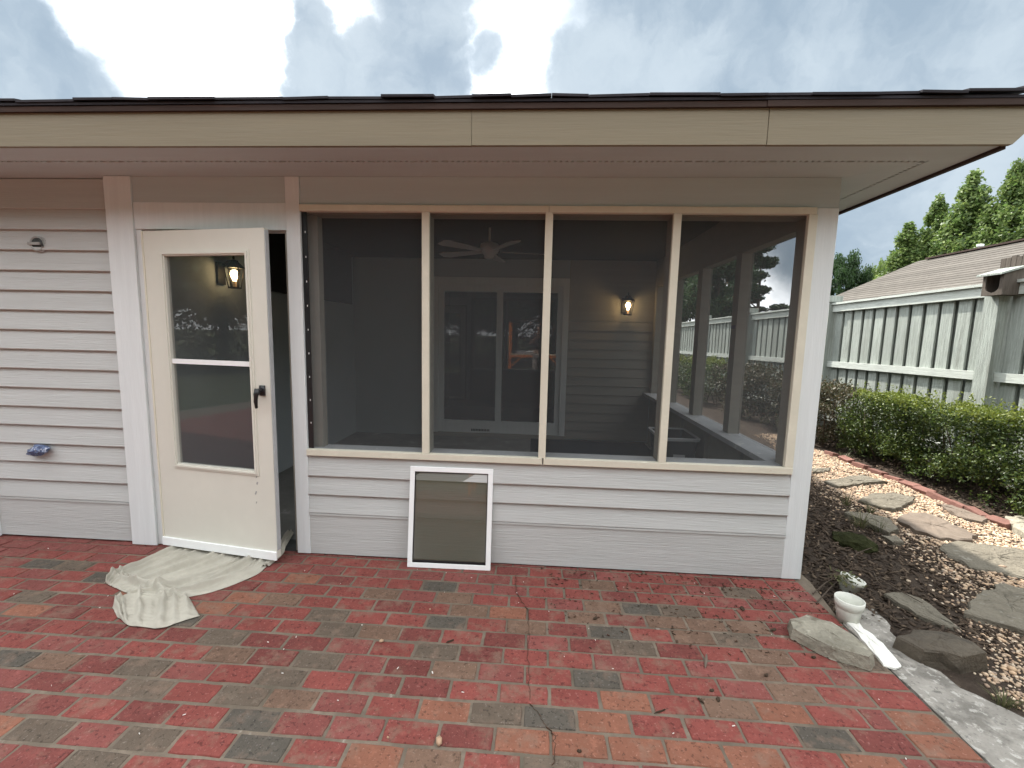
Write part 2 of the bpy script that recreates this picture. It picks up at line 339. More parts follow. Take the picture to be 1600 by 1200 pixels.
# left wall
left_lines = [.287 + .1247 * i for i in range(16)] + [SOF - .001]
wall_boards(-7.0, XL0 + .002, YL, left_lines)
MB().extr([(YL - .012, .012), (YL + .02, .012), (YL + .02, .268), (YL - .012, .268)], -7.0, XL0 + .002).build('skirt_board', 'siding', H)
MB().extr([(YL - .019, .2685), (YL + .02, .2685), (YL + .02, .2825), (YL - .019, .2805)], -7.0, XL0 + .002).build('bead_strip', 'siding', H)
MB().box(-7.0, XL0, YL + .022, YL + .12, -.05, SOF + .3).build('wall_backing', 'dark', H)
MB().box(-3.62, -3.455, YL - .035, YL - .0135, .005, .70).build('corner_trim', 'white', H)
# posts
MB().box(XL0, XL1, -.012, .085, .004, SOF - .002).build('post', 'white', H, bevel=.003)
MB().box(XM0, XM1, -.012, .085, .006, SOF - .002).build('post', 'white', H, bevel=.003)
MB().box(XR0, XR1, -.008, .115, .004, 2.178).build('post', 'white', H, bevel=.003)
# door opening: header, jambs, frieze above
MB().box(XL1 + .001, XM0 - .001, -.004, .09, 2.033, 2.19).build('door_header', 'white', H, bevel=.002)
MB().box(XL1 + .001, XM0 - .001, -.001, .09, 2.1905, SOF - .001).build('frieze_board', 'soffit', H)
MB().box(XL1 + .001, XL1 + .036, .004, .13, .01, 2.032).box(XL1 + .0362, XL1 + .070, .028, .13, .01, 2.032).build('door_jamb', 'white', H)
MB().box(XM0 - .022, XM0 - .001, .012, .13, .01, 2.032).build('door_jamb', 'interior', H)
MB().box(XL1 + .071, XM0 - .023, .015, .13, .0, .022).build('threshold', 'boxgrey', H)
# frieze over the screens, top trim, sill trim, mullions
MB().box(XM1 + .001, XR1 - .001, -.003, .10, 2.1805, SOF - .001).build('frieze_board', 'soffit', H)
sx = un(858, 326, 'y', 0).x
for a, b in ((XM1 + .001, sx - .0012), (sx + .0012, XR0 - .008)):
    MB().box(a, b, -.020, .02, 2.142, 2.179).build('top_trim', 'cream', H, bevel=.002)
sx = un(848, 718, 'y', 0).x
for a, b in ((XM1 + .001, sx - .004), (sx + .004, XR0 - .002)):
    MB().box(a, b, -.024, .012, .662, .7015).build('sill_trim', 'cream', H, bevel=.002)
MULL = [-.513, .2045, .924]
for x in MULL: MB().box(x - .022, x + .022, -.020, .006, .702, 2.1415).build('mullion_trim', 'cream', H, bevel=.002)
MB().box(1.634, XR0 - .001, -.020, .006, .702, 2.1415).build('mullion_trim', 'cream', H, bevel=.002)
# wooden frame behind the trim
MB().box(XM1 + .001, XR0 - .001, .022, .115, 2.134, 2.1795).build('frame_plate', 'interior', H)
MB().box(XM1 + .001, XR0 - .001, .0125, .125, .655, .699).build('sill_plate', 'insill', H)
for x in MULL: MB().box(x - .02, x + .02, .0135, .11, .6995, 2.1335).build('frame_stud', 'interior', H)
MB().box(XM1 + .001, XM1 + .075, .05, .11, .6995, 2.1335).build('frame_stud', 'interior', H)
MB().box(1.645, XR0 - .001, .0135, .11, .6995, 2.1335).build('frame_stud', 'interior', H)
# screens (sheet with its spline thickness)
bays = [(XM1 + .002, MULL[0] - .0221), (MULL[0] + .0221, MULL[1] - .0221), (MULL[1] + .0221, MULL[2] - .0221), (MULL[2] + .0221, 1.6335)]
def vsheet(name, m, a, b, y, z0, z1, parent=None):
    return MB().add([(a, y, z0), (b, y, z0), (b, y, z1), (a, y, z1)], [(0, 1, 2, 3)]).build(name, m, parent or H)
for a, b in bays: vsheet('screen', 'screen', a, b, .0095, .7018, 2.1418)
# black spline with staples down the loose first bay
MB().box(XM1 + .0025, XM1 + .034, .004, .0085, .7025, 2.1415).build('spline', 'black', H)
for i in range(9): MB().box(XM1 + .021, XM1 + .0245, .0018, .0038, .86 + i * .145, .871 + i * .145).build('staple', 'vinyl', H)
# knee wall under the screens
wall_boards(XM1 + .001, XR0 - .001, .002, [.287, .4095, .532, .664])
MB().extr([(-.008, .008), (.02, .008), (.02, .268), (-.008, .268)], XM1 + .001, XR0 - .001).build('skirt_board', 'siding', H)
MB().extr([(-.015, .2685), (.02, .2685), (.02, .2825), (-.015, .2805)], XM1 + .001, XR0 - .001).build('bead_strip', 'siding', H)
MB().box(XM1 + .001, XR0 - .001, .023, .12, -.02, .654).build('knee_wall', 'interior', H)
# side wall of the porch (facing the garden): knee wall, sill, studs, plate
BK = 3.35
SX0, SX1 = 1.69, 1.78
MB().box(1.70, 1.772, .116, BK, -.02, .66).build('side_knee_wall', 'interior', H)
for y in (.62, 1.28, 1.95, 2.6): MB().box(1.668, 1.699, y, y + .045, .03, .658).build('stud', 'interior', H)
MB().box(1.60, 1.80, .126, BK, .6615, .70).build('side_sill', 'insill', H, bevel=.003)
MB().box(SX0, SX1, .116, BK, 2.10, SOF + .2).build('side_plate', 'interior', H)
ys = [(.116, .19), (.89, .985), (1.68, 1.795), (2.48, 2.575), (3.26, BK)]
for a, b in ys: MB().box(SX0, SX1, a, b, .7005, 2.0995).build('side_stud', 'interior', H)
for (a, b) in zip(ys[:-1], ys[1:]):
    MB().add([(1.765, a[1] + .001, .7005), (1.765, b[0] - .001, .7005), (1.765, b[0] - .001, 2.0995), (1.765, a[1] + .001, 2.0995)], [(0, 1, 2, 3)]).build('screen', 'screenside', H)
for i in range(5):
    a = .287 + i * .1247 - .1247 * 0
    if i < 3: MB().loft([[(1.785, y, .287 + .1247 * i) for y in (.12, BK)] + [(1.775, y, .41 + .1247 * i) for y in (BK, .12)], [(1.773, y, .287 + .1247 * i) for y in (.12, BK)] + [(1.773, y, .41 + .1247 * i) for y in (BK, .12)]]).build('siding_board', 'siding', H)
MB().box(1.773, 1.784, .12, BK, .0, .283).build('skirt_board', 'siding', H)
# interior shell
CE = 2.55
MB().box(-2.40, 1.79, -.0, 3.6, CE, CE + .04).build('porch_ceiling', 'ceiling', H)
MB().box(-2.46, -2.40, .126, 3.6, -.02, CE).build('inner_left_wall', 'ceiling', H)
MB().box(-2.46, 1.80, .0, .12, SOF + .002, CE - .001).build('header_beam', 'ceiling', H)
MB().box(-2.40, 1.70, .13, BK, -.04, .004).build('porch_floor', 'floor', H)
DX0, DX1 = -1.30, .56                     # sliding door casing
MB().box(-2.40, DX0, BK, BK + .1, 0, CE).build('inner_back_wall', 'ceiling', H)
MB().box(DX0, DX1, BK, BK + .1, 2.19, CE).build('inner_back_wall', 'ceiling', H)
MB().box(DX1, 1.80, BK + .022, BK + .1, 0, CE).build('inner_back_wall', 'ceiling', H)
bl = [.02 + .1245 * i for i in range(14)]
for a, b in zip(bl[:-1], bl[1:]):
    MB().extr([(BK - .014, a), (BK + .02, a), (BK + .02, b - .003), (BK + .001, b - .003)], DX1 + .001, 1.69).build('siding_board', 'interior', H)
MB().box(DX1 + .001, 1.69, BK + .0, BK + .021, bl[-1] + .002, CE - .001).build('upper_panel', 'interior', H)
# sliding glass door
SDr = empty('sliding_door'); SDr.parent = H
fr = MB()
fr.box(DX0, DX1, BK - .03, BK + .02, 2.09, 2.195).box(DX0, DX0 + .09, BK - .03, BK + .02, .0, 2.0895).box(DX1 - .08, DX1, BK - .03, BK + .02, .0, 2.0895)
fr.build('casing', 'white', SDr)
f2 = MB(); zt, zb = 2.005, .23
f2.box(DX0 + .091, DX1 - .081, BK - .012, BK + .04, zt, 2.0895).box(DX0 + .091, -1.135, BK - .012, BK + .04, .06, zt).box(.41, DX1 - .081, BK - .012, BK + .04, .06, zt)
f2.box(-1.1345, .4095, BK - .012, BK + .04, .06, zb).box(-.41, -.33, BK - .012, BK + .04, zb, zt)
f2.build('frame', 'white', SDr)
MB().box(-1.1345, -.4105, BK + .006, BK + .012, zb, zt).build('pane', 'glass', SDr)
MB().box(-.3295, .4095, BK + .006, BK + .012, zb, zt).build('pane', 'glass', SDr)
MB().box(-1.30, .56, BK - .05, BK + .02, .0045, .058).build('step_sill', 'interior', SDr)
vg = MB()
for i in range(12): vg.box(-.74 + i * .022, -.726 + i * .022, BK - .018, BK - .0125, .085, .115)
vg.build('weep_vent', 'black', SDr)
# dark room behind the glass
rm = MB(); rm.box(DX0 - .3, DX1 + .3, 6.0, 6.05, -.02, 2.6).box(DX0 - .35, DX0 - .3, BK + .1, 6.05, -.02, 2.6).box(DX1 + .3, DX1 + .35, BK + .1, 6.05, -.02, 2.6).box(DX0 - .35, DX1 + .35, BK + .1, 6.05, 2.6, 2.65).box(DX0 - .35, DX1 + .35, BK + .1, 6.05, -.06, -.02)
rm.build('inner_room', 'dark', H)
# house mass behind
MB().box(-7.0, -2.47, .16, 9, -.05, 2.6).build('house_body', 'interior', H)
MB().box(-2.47, 1.80, 6.1, 9, -.05, 2.6).build('house_body', 'siding', H)
MB().box(1.0, 1.80, BK + .101, 6.09, -.05, 2.6).build('house_body', 'siding', H)

# soffit: two boards and a vent gap with slats, wrapping the corner
XE = 2.244; YV = -.225; XV = XE + YE - YV
SO = .012
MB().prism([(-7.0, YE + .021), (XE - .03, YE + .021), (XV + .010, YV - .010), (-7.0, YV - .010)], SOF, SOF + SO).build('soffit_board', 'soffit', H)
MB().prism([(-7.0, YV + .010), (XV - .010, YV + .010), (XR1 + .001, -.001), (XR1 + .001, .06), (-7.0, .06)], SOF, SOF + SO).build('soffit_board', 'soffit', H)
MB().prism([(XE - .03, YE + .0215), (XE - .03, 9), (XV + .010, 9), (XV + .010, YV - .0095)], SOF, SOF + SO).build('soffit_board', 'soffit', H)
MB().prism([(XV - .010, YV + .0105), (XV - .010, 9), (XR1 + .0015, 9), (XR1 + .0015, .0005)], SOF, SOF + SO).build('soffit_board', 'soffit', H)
vs = MB()
x = -7.0
while x < XV: 
    vs.box(x, x + .015, YV - .0098, YV + .0098, SOF + .001, SOF + .007); x += .030 if random.random() > .25 else .052
y = YV
while y < 6:
    vs.box(XV - .0098, XV + .0098, y, y + .012, SOF + .001, SOF + .007); y += .026
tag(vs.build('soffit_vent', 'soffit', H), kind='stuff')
MB().box(-7, XE - .04, YE + .03, 9, SOF + .10, SOF + .11).build('soffit_liner', 'dark', H)
# fascia boards with open joints, brown board, shingles
FT = 2.496
s1 = un(737, 200, 'y', YE).x; s2 = un(1200, 200, 'y', YE).x
for a, b, z in ((-7.0, s1 - .001, 0), (s1 + .001, s2 - .0015, .001), ):
    MB().extr([(YE, SOF - .002 + z), (YE + .02, SOF - .002 + z), (YE + .02, FT), (YE, FT)], a, b).build('fascia_board', 'fascia', H)
MB().loft([[(s2 + .0015, y, SOF - .002), (XE, y, SOF - .002), (XE + .055, y, SOF + .055), (XE + .055, y, FT), (s2 + .0015, y, FT)] for y in (YE - .001, YE + .02)]).build('fascia_board', 'fascia', H)
MB().box(XE - .029, XE - .006, YE + .021, 9, SOF - .014, FT).build('side_fascia', 'brownboard', H)
MB().box(-7.0, s2 - .02, YE - .014, YE + .02, FT + .0005, FT + .026).build('drip_board', 'brownboard', H)
MB().box(s2 - .018, XE + .07, YE - .017, YE + .02, FT + .0005, FT + .027).build('drip_board', 'brownboard', H)
MB().box(XE - .005, XE + .02, YE + .021, 9, FT - .05, FT + .027).build('drip_board', 'brownboard', H)
PT = math.tan(rad(18))
ez = FT + .028
RY = 4.2; RX = XE + .07 - (RY - YE)
rd = MB(); rz = ez + (RY - YE) * PT
rd.add([(-7, YE - .02, ez), (XE + .09, YE - .02, ez), (XE + .09, 9, ez), (RX, RY, rz), (-7, RY, rz), (-7, 9, ez),
        (-7, YE - .02, ez + .012), (XE + .09, YE - .02, ez + .012), (XE + .09, 9, ez + .012), (RX, RY, rz + .012), (-7, RY, rz + .012), (-7, 9, ez + .012)],
       [(0, 1, 3, 4), (1, 2, 3), (4, 3, 2, 5), (6, 10, 9, 7), (7, 9, 8), (10, 11, 8, 9), (0, 6, 7, 1), (1, 7, 8, 2)])
rd.build('roof', 'shingle', H)
x = -4.6; i = 0
while x < XE + .08:
    w = random.uniform(.16, .34); e = min(x + w, XE + .10)
    zz = ez + .0135 + .0012 * (i % 2) + random.uniform(0, .003)
    lift = .0 if x < 1.9 else (x - 1.9) * .05
    ov = random.uniform(.024, .036)
    z0 = zz + lift; z1 = zz + lift + random.uniform(-.003, .003)
    ta = random.uniform(-.003, .003)
    MB().loft([[(x + .002, YE - ov, z0 + ta), (x + .002, YE + .30, z0 + .10), (x + .002, YE + .30, z0 + .109), (x + .002, YE - ov, z0 + ta + .011)],
               [(e, YE - ov, z1), (e, YE + .30, z1 + .10), (e, YE + .30, z1 + .109), (e, YE - ov, z1 + .011)]]).build('shingle', 'shingle', H)
    x += w; i += 1
y = YE
while y < 4:
    w = random.uniform(.2, .34)
    di = min(.315, max(.06, y - YE)); zi = ez + .014 + di * .30
    MB().loft([[(XE + .115, y, ez + .014), (XE + .115 - di, y, zi), (XE + .115 - di, y, zi + .011), (XE + .115, y, ez + .026)],
               [(XE + .105, y + w - .004, ez + .014), (XE + .115 - di, y + w - .004, zi), (XE + .115 - di, y + w - .004, zi + .011), (XE + .105, y + w - .004, ez + .026)]]).build('shingle', 'shingle', H)
    y += w

# storm door, swung a little open
HX, HY = -2.240, -.004
ang = math.atan2(-.118, .822)
DR = empty('storm_door', (HX, HY, 0)); DR.parent = H; DR.rotation_euler = (0, 0, ang)
dn = Vector((sin(ang), -cos(ang), 0)); T = .032
def dloc(u, v):                          # pixel -> (s, z) on the door face
    d = ray(u, v); o = Vector((HX, HY, 0)) + dn * T
    t = (o - CAM).dot(dn) / d.dot(dn); p = CAM + d * t - Vector((HX, HY, 0))
    return p.x * cos(ang) + p.y * sin(ang), p.z
gl_ = [dloc(*q) for q in ((260, 400), (383, 398), (276, 722), (398, 737))]
gs0 = (gl_[0][0] + gl_[2][0]) / 2; gs1 = (gl_[1][0] + gl_[3][0]) / 2; gz1 = (gl_[0][1] + gl_[1][1]) / 2; gz0 = (gl_[2][1] + gl_[3][1]) / 2
DW = (dloc(413, 357)[0] + dloc(432, 866)[0]) / 2; DT = dloc(330, 358)[1]; DB = .045
dw = MB()
for a, b, c, d in ((.012, gs0 - .03, DB, DT), (gs1 + .03, DW, DB, DT), (gs0 - .03, gs1 + .03, DB, gz0 - .03), (gs0 - .03, gs1 + .03, gz1 + .03, DT)):
    dw.box(a, b, -T, 0, c, d)
dw.build('leaf', 'doorcream', DR)
md = MB()
for (w0, w1, yy) in ((.030, .019, -T - .006), (.019, .008, -T - .011), (.008, 0, -T - .004)):
    md.box(gs0 - w0, gs1 + w0, yy, -.004, gz1 + w1, gz1 + w0).box(gs0 - w0, gs1 + w0, yy, -.004, gz0 - w0, gz0 - w1)
    md.box(gs0 - w0, gs0 - w1, yy, -.004, gz0 - w1, gz1 + w1).box(gs1 + w1, gs1 + w0, yy, -.004, gz0 - w1, gz1 + w1)
md.build('glass_moulding', 'doorcream', DR)
MB().box(gs0, gs1, -.018, -.013, gz0, gz1).build('pane', 'doorglass', DR)
bz = dloc(330, 566)[1]
MB().box(gs0 + .0005, gs1 - .0005, -.028, -.0185, bz - .017, bz + .012).build('glazing_bar', 'vinyl', DR)
MB().box(.004, DW + .002, -T - .012, -T - .001, DB - .012, DB + .042).build('sweep', 'vinyl', DR, bevel=.002)
MB().box(DW + .0005, DW + .006, -T + .003, -.003, DB + .05, DT - .01).build('edge_strip', 'insill', DR)
MB().box(.0, .0115, -T - .004, -.002, DB, DT).build('hinge_strip', 'cream', DR)
hs, hz = dloc(411, 610)
hb = MB(); hb.obox((hs, -T - .006, hz), (.034, .011, .06))
hb.tube([(hs, -T - .01, hz + .004), (hs, -T - .045, hz + .004)], [.013, .011], 10)
hb.tube([(hs + .004, -T - .045, hz + .012), (hs - .004, -T - .05, hz - .02), (hs - .010, -T - .048, hz - .06), (hs - .010, -T - .044, hz - .10)], [.017, .014, .011, .008], 10)
hb.build('handle', 'black', DR, smooth=True)
sc = MB()
for (u, v, w, h) in ((401, 745, .006, .012), (402, 755, .009, .016), (400, 770, .008, .022), (401, 785, .004, .012)):
    s_, z_ = dloc(u, v); sc.obox((s_, -T - .0008, z_), (w, .002, h), Matrix.Rotation(.4, 3, 'Y'))
sc.build('chipped_paint', 'gunk', DR)

# ================================================================== things on and in the house
def at_left(u, v, y): return un(u, v, 'y', y)
c = at_left(59, 381, YL - .012)
eb = empty('electrical_box', c, 'round dark electrical box with a pale strap on the left grey siding', 'electrical box')
RX90 = Matrix.Rotation(rad(90), 3, 'X')
MB().lathe([(.046, 0), (.046, .008), (.040, .010), (.036, .004)], (0, 0, 0), 24, RX90).build('rim', 'gunk', eb, True)
MB().lathe([(.036, .0), (.036, .005)], (0, 0, 0), 20, RX90).build('recess', 'boxgrey', eb)
MB().box(-.05, .030, -.017, -.010, -.008, .008).build('strap', 'gunk', eb)
MB().lathe([(.050, -.002), (.047, .0), (.044, .0015)], (.012, 0, -.004), 24, RX90).build('smear', 'gunk', eb, True)
MB().tube([(.022, -.010, .030), (.040, -.013, .015), (.044, -.012, -.018)], .0045, 6).build('wire', 'boxgrey', eb, True)
c = at_left(57, 703, YL - .045)
sp = empty('wrapped_spigot', c, 'crumpled blue plastic wrap around a spigot stub low on left siding', 'spigot')
bm = bmesh.new(); bmesh.ops.create_icosphere(bm, subdivisions=3, radius=1)
for v in bm.verts:
    q = v.co.copy(); k = 1 + .38 * fbm(q.x, q.y, q.z, 2.2)
    v.co = Vector((q.x * .062 * k, q.y * .035 * k, q.z * .036 * k)); v.co.z -= .015 * max(0, -q.x) ; v.co.x += .012
me = bpy.data.meshes.new('wrap'); bm.to_mesh(me); bm.free(); me.materials.append(M['bluewrap'])
o = bpy.data.objects.new('wrap', me); COL.objects.link(o); o.parent = sp
MB().tube([(0, .05, 0), (0, .0, 0)], .014, 10).build('pipe', 'boxgrey', sp)

# wall lantern
lc = un(981, 478, 'y', BK - .12)
LT = empty('wall_lantern', (lc.x, BK, lc.z), 'lit black wall lantern glowing warm beside the sliding door', 'lantern')
MB().box(-.055, .03, -.02, -.002, -.08, .10).build('back_plate', 'iron', LT)
MB().tube([(0, -.02, .085), (0, -.07, .115), (0, -.12, .10)], .008, 8).build('arm', 'iron', LT)
MB().lathe([(.085, .055), (.080, .062), (.035, .11), (.032, .122), (.008, .128), (.010, .145), (.002, .17)], (0, -.12, 0), 6).build('roof_cap', 'iron', LT)
cg = MB()
for k in range(6):
    a = 2 * pi * k / 6
    cg.bar((cos(a) * .072, -.12 + sin(a) * .072, .055), (cos(a) * .046, -.12 + sin(a) * .046, -.10), .007, .007)
cg.lathe([(.050, -.112), (.050, -.10), (.046, -.10)], (0, -.12, 0), 6)
cg.build('cage', 'iron', LT)
bmm, t_, p_ = _nodes('lit bulb'); p_.inputs['Emission Color'].default_value = (1, .72, .34, 1); p_.inputs['Emission Strength'].default_value = 10; p_.inputs['Base Color'].default_value = (1, .9, .7, 1)
MB().lathe([(.004, .045), (.024, .034), (.031, .012), (.028, -.010), (.016, -.035), (.013, -.05)], (0, -.12, 0), 16).build('bulb', bmm, LT, True)
MB().lathe([(.014, -.05), (.014, -.10)], (0, -.12, 0), 10).build('socket', 'plank', LT)
LT.scale = (1.08, 1.08, 1.08)
pl = bpy.data.lights.new('lantern_light', 'POINT'); pl.energy = .9; pl.color = (1, .62, .28); pl.shadow_soft_size = .03
po = bpy.data.objects.new('lantern_light', pl); COL.objects.link(po); po.parent = LT; po.location = (0.0, -.165, 0.0)

LT2 = copy_tree(LT); q_ = un(374, 430, 'x', -2.244); LT2.location = (-2.40, q_.y, q_.z); LT2.rotation_euler = (0, 0, rad(90)); LT2['label'] = 'lit black wall lantern inside seen through the storm door glass'
LT2.scale = (.95, .95, .95)
for o_ in LT2.children:
    if o_.type == 'LIGHT': o_.data = o_.data.copy(); o_.data.energy = .35
for o_ in (LT, LT2): o_['group'] = 'lit wall lanterns in the porch'
# ceiling fan
fx, fy = -.325, 1.62
FN = empty('ceiling_fan', (fx, fy, CE), 'pale ceiling fan with flat blades hanging from the dark porch ceiling', 'ceiling fan')
MB().lathe([(.075, -.001), (.075, -.03), (.04, -.075), (.014, -.08)], (0, 0, 0), 20).build('canopy', 'fanwhite', FN, True)
MB().tube([(0, 0, -.07), (0, 0, -.25)], .012, 10).build('downrod', 'fanwhite', FN)
MB().lathe([(.02, -.24), (.085, -.26), (.095, -.31), (.08, -.345), (.05, -.36), (.045, -.39), (.01, -.40)], (0, 0, 0), 24).build('motor', 'fanwhite', FN, True)
for k in range(5):
    a = rad(12 + 72 * k); r = Matrix.Rotation(a, 3, 'Z') @ Matrix.Rotation(rad(10), 3, 'X')
    bl_ = MB().loft([[r @ Vector((.10, y, z)) + Vector((0, 0, -.33)) for y, z in ((-.03, -.003), (.03, -.003), (.03, .003), (-.03, .003))],
                     [r @ Vector((.50, y, z)) + Vector((0, 0, -.33)) for y, z in ((-.065, -.003), (.065, -.003), (.065, .003), (-.065, .003))],
                     [r @ Vector((.56, y, z)) + Vector((0, 0, -.33)) for y, z in ((-.045, -.003), (.045, -.003), (.045, .003), (-.045, .003))]])
    bl_.build('blade', 'fanwhite', FN)
# flat screen on the inner left wall
TV = empty('television', (-2.40, 2.2, 2.15), 'dark flat screen mounted high on the left inner wall of the porch', 'television')
MB().box(.045, .085, -.92, .92, -.36, .36).build('screen', 'black', TV, bevel=.004)
MB().box(.001, .044, -.2, .2, -.15, .15).build('wall_mount', 'iron', TV)
# rug and bin
tag(MB().prism([(.12, 1.0), (1.62, .95), (1.64, 3.28), (.10, 3.30)], .005, .014).build('floor_rug', 'navy'), 'dark navy rug on the porch floor below the lantern', 'rug')
bc = Vector((1.43, 1.42))
BN = empty('bin', (bc.x, bc.y, .004), 'dark plastic bin with a pale rim in the right porch corner', 'bin')
def rring(w, d, z, r=.04, n=5):
    out_ = []
    for cx, cy, a0 in ((1, 1, 0), (-1, 1, 90), (-1, -1, 180), (1, -1, 270)):
        for k in range(n):
            a = rad(a0 + 90 * k / (n - 1)); out_.append((cx * (w / 2 - r) + cos(a) * r, cy * (d / 2 - r) + sin(a) * r, z))
    return out_
MB().loft([rring(.24, .34, 0), rring(.32, .44, .56), rring(.30, .42, .56), rring(.22, .32, .03)]).build('body', 'bin', BN)
MB().loft([rring(.345, .465, .545), rring(.355, .475, .57), rring(.315, .435, .572), rring(.315, .435, .55)], caps=False).build('rim', 'insill', BN)
MB().box(-.05, .05, -.212, -.206, .22, .42).build('sticker', 'insill', BN)
tp = un(1146, 511, 'x', SX0)
tag(MB().box(SX0 - .0025, SX0 - .0005, .905, .975, tp.z - .014, tp.z + .014).build('tape_strip', 'bluetape'), 'strip of blue tape stuck on the inner side of a porch window stud', 'tape')

# leaning window sash
WS = empty('window_sash', (0, 0, 0), 'white framed square window panel leaning against the porch siding', 'window panel')
p00 = G(636, 886); p10 = G(766, 892)
wv = (p10 - p00); ww = wv.length; hh = .622
lean = math.asin(.082 / hh)
WS.location = p00; WS.rotation_euler = (0, 0, math.atan2(wv.y, wv.x))
LR = Matrix.Rotation(-lean, 3, 'X'); fw = .030
def sash(mb, a, b, c, d, y0, y1):
    mb.loft([[LR @ Vector((x, y, z)) for x, z in ((a, c), (b, c), (b, d), (a, d))] for y in (y0, y1)]); return mb
sash(MB(), 0, ww, .0, fw, 0, .02).build('frame_rail', 'vinyl', WS, bevel=.002)
sash(MB(), 0, ww, hh - fw, hh, 0, .02).build('frame_rail', 'vinyl', WS, bevel=.002)
sash(MB(), 0, fw, fw + .0006, hh - fw - .0006, 0, .02).build('frame_stile', 'vinyl', WS, bevel=.002)
sash(MB(), ww - fw, ww, fw + .0006, hh - fw - .0006, 0, .02).build('frame_stile', 'vinyl', WS, bevel=.002)
sash(MB(), fw, ww - fw, fw, hh - fw, .007, .012).build('pane', 'tint', WS)
gk = MB(); sash(gk, fw, ww - fw, fw + .0003, fw + .016, .003, .0068); sash(gk, fw, ww - fw, hh - fw - .005, hh - fw - .0003, .003, .0068)
sash(gk, fw + .0002, fw + .006, fw + .017, hh - fw - .006, .003, .0068); sash(gk, ww - fw - .005, ww - fw - .0002, fw + .017, hh - fw - .006, .003, .0068)
gk.build('gasket', 'black', WS)

# ================================================================== GROUND AND PATIO
tag(MB().add([(-250, -250, -.09), (250, -250, -.09), (250, 250, -.09), (-250, 250, -.09)], [(0, 1, 2, 3)]).build('ground', 'ground'), 'flat lawn and soil stretching away around the house', None, None, 'structure')
PX1 = 1.772
PA = MB().prism([(-7, -6.5), (1.785, -6.5), (PX1 - .004, -.45), (1.85, -.02), (1.85, .12), (-7, .12)], -.08, -.0042).build('patio', 'mortar')
tag(PA, 'brick paved patio in running bond in front of the porch', None, None, 'structure')
BH = .0968; BLN = .2032; RW = .1016
def brick_mesh(w, d, seed):
    r = random.Random(seed); j = lambda s: r.uniform(-s, s)
    w2, d2 = w / 2 - .0050, d / 2 - .0045
    lo = [(-w2, -d2), (w2, -d2), (w2, d2), (-w2, d2)]
    rings = []
    n = 4
    def ring(ins, z):
        out_ = []
        for k in range(4):
            a = lo[k]; b = lo[(k + 1) % 4]
            for q in range(n):
                t = q / n; x = a[0] + (b[0] - a[0]) * t; y = a[1] + (b[1] - a[1]) * t
                if q == 0: x *= 1 - .006; y *= 1 - .012
                out_.append((x - math.copysign(ins, x) * (abs(x) > w2 * .9), y - math.copysign(ins, y) * (abs(y) > d2 * .9), z))
        return out_
    jit = [(j(.0016), j(.0016)) for _ in range(4 * n)]
    for ins, z in ((0, -.05), (0, -.006), (.0025, -.0012), (.006, 0)):
        rings.append([(x + jx, y + jy, zz + (j(.0006) if z > -.04 else 0)) for (x, y, zz), (jx, jy) in zip(ring(ins, z), jit)])
    mb = MB().loft(rings)
    return mb
MESH = {}
def brick_data(kind, w):
    key = (kind, round(w, 3))
    if key not in MESH:
        MESH[key] = []
        for s in range(6):
            o = brick_mesh(w, BH + .003, hash((round(w * 1000), s)) & 0xffff).build('brick', BR[kind]); MESH[key].append(o.data); bpy.data.objects.remove(o)
    return random.choice(MESH[key])
marks = {'grey': [(694, 914), (703, 969), (1003, 949), (953, 985), (936, 1061), (866, 1120), (1275, 1149), (90, 876), (134, 908), (419, 1168), (406, 1121), (316, 965), (5, 1015)],
         'brown': [(73, 927), (362, 992), (244, 1072), (394, 1082), (450, 1054), (247, 1152), (78, 1137), (525, 957), (541, 980), (691, 1016), (1056, 952), (1148, 925), (1150, 997), (995, 1011), (869, 1188), (506, 1030), (1343, 1037), (178, 1187)],
         'tan': [(822, 977), (741, 952), (942, 945), (922, 961), (934, 911), (1039, 971), (1101, 972), (1166, 977), (1186, 1049), (1244, 1080), (1144, 1105), (687, 1177), (1243, 1082), (1213, 1053), (1203, 1020)],
         'orange': [(984, 1095), (950, 1127), (912, 1161), (831, 1158), (1000, 1170), (1091, 1174), (1175, 1180), (1430, 1127), (1483, 1163), (1367, 1190), (780, 960), (1020, 960), (1010, 1020), (560, 1190), (420, 1052), (640, 1175)]}
MK = [(G(u, v), k) for k, l in marks.items() for u, v in l]
bricks = []
def colour(x, y):
    for p, k in MK:
        if abs(p.x - x) < BLN * .5 and abs(p.y - y) < RW * .5: return k
    r = random.random(); near = max(0, min(1, (-y - .75) / .6)) * max(0, min(1, (x + .6) / 1.6))
    if r < .03 + .5 * near: return 'orange' if random.random() < .7 else 'red'
    if r < .50: return 'red'
    if r < .78: return 'rose'
    if r < .97: return 'deep'
    return random.choice(['tan', 'brown', 'red'])
Y0 = -.238 * RW
XB = PX1 - BLN
for j in range(-1, 46):
    yc = Y0 - (j + .5) * RW
    par = j % 2 == 1                      # joints at .2574 + k*L on this parity
    row = []
    if yc > -.45:                         # rows beside the post run on a little less regular
        xe = PX1 + (.0 if yc < -.3 else .06)
    row.append((PX1 - BLN / 2, BLN))
    if par: row.append((XB - BLN / 4, BLN / 2)); x = XB - BLN / 2
    else: x = XB
    while x > -6.2:
        row.append((x - BLN / 2, BLN)); x -= BLN
    for (xc, w) in row: bricks.append((xc + random.uniform(-.0015, .0015), yc + random.uniform(-.0012, .0012), w))
def vis(x, y):
    d = Vector((x, y, 0)) - CAM; z = d.dot(FF)
    if z < .3: return -1e9
    u = 800 + F_PX * d.dot(RR) / z; v = 600 + F_PX * d.dot(DD) / z
    inside = -70 < u < 1670 and v < 1260
    return 1 / z if inside else -1e9
order = sorted(range(len(bricks)), key=lambda i: -vis(bricks[i][0], bricks[i][1]))
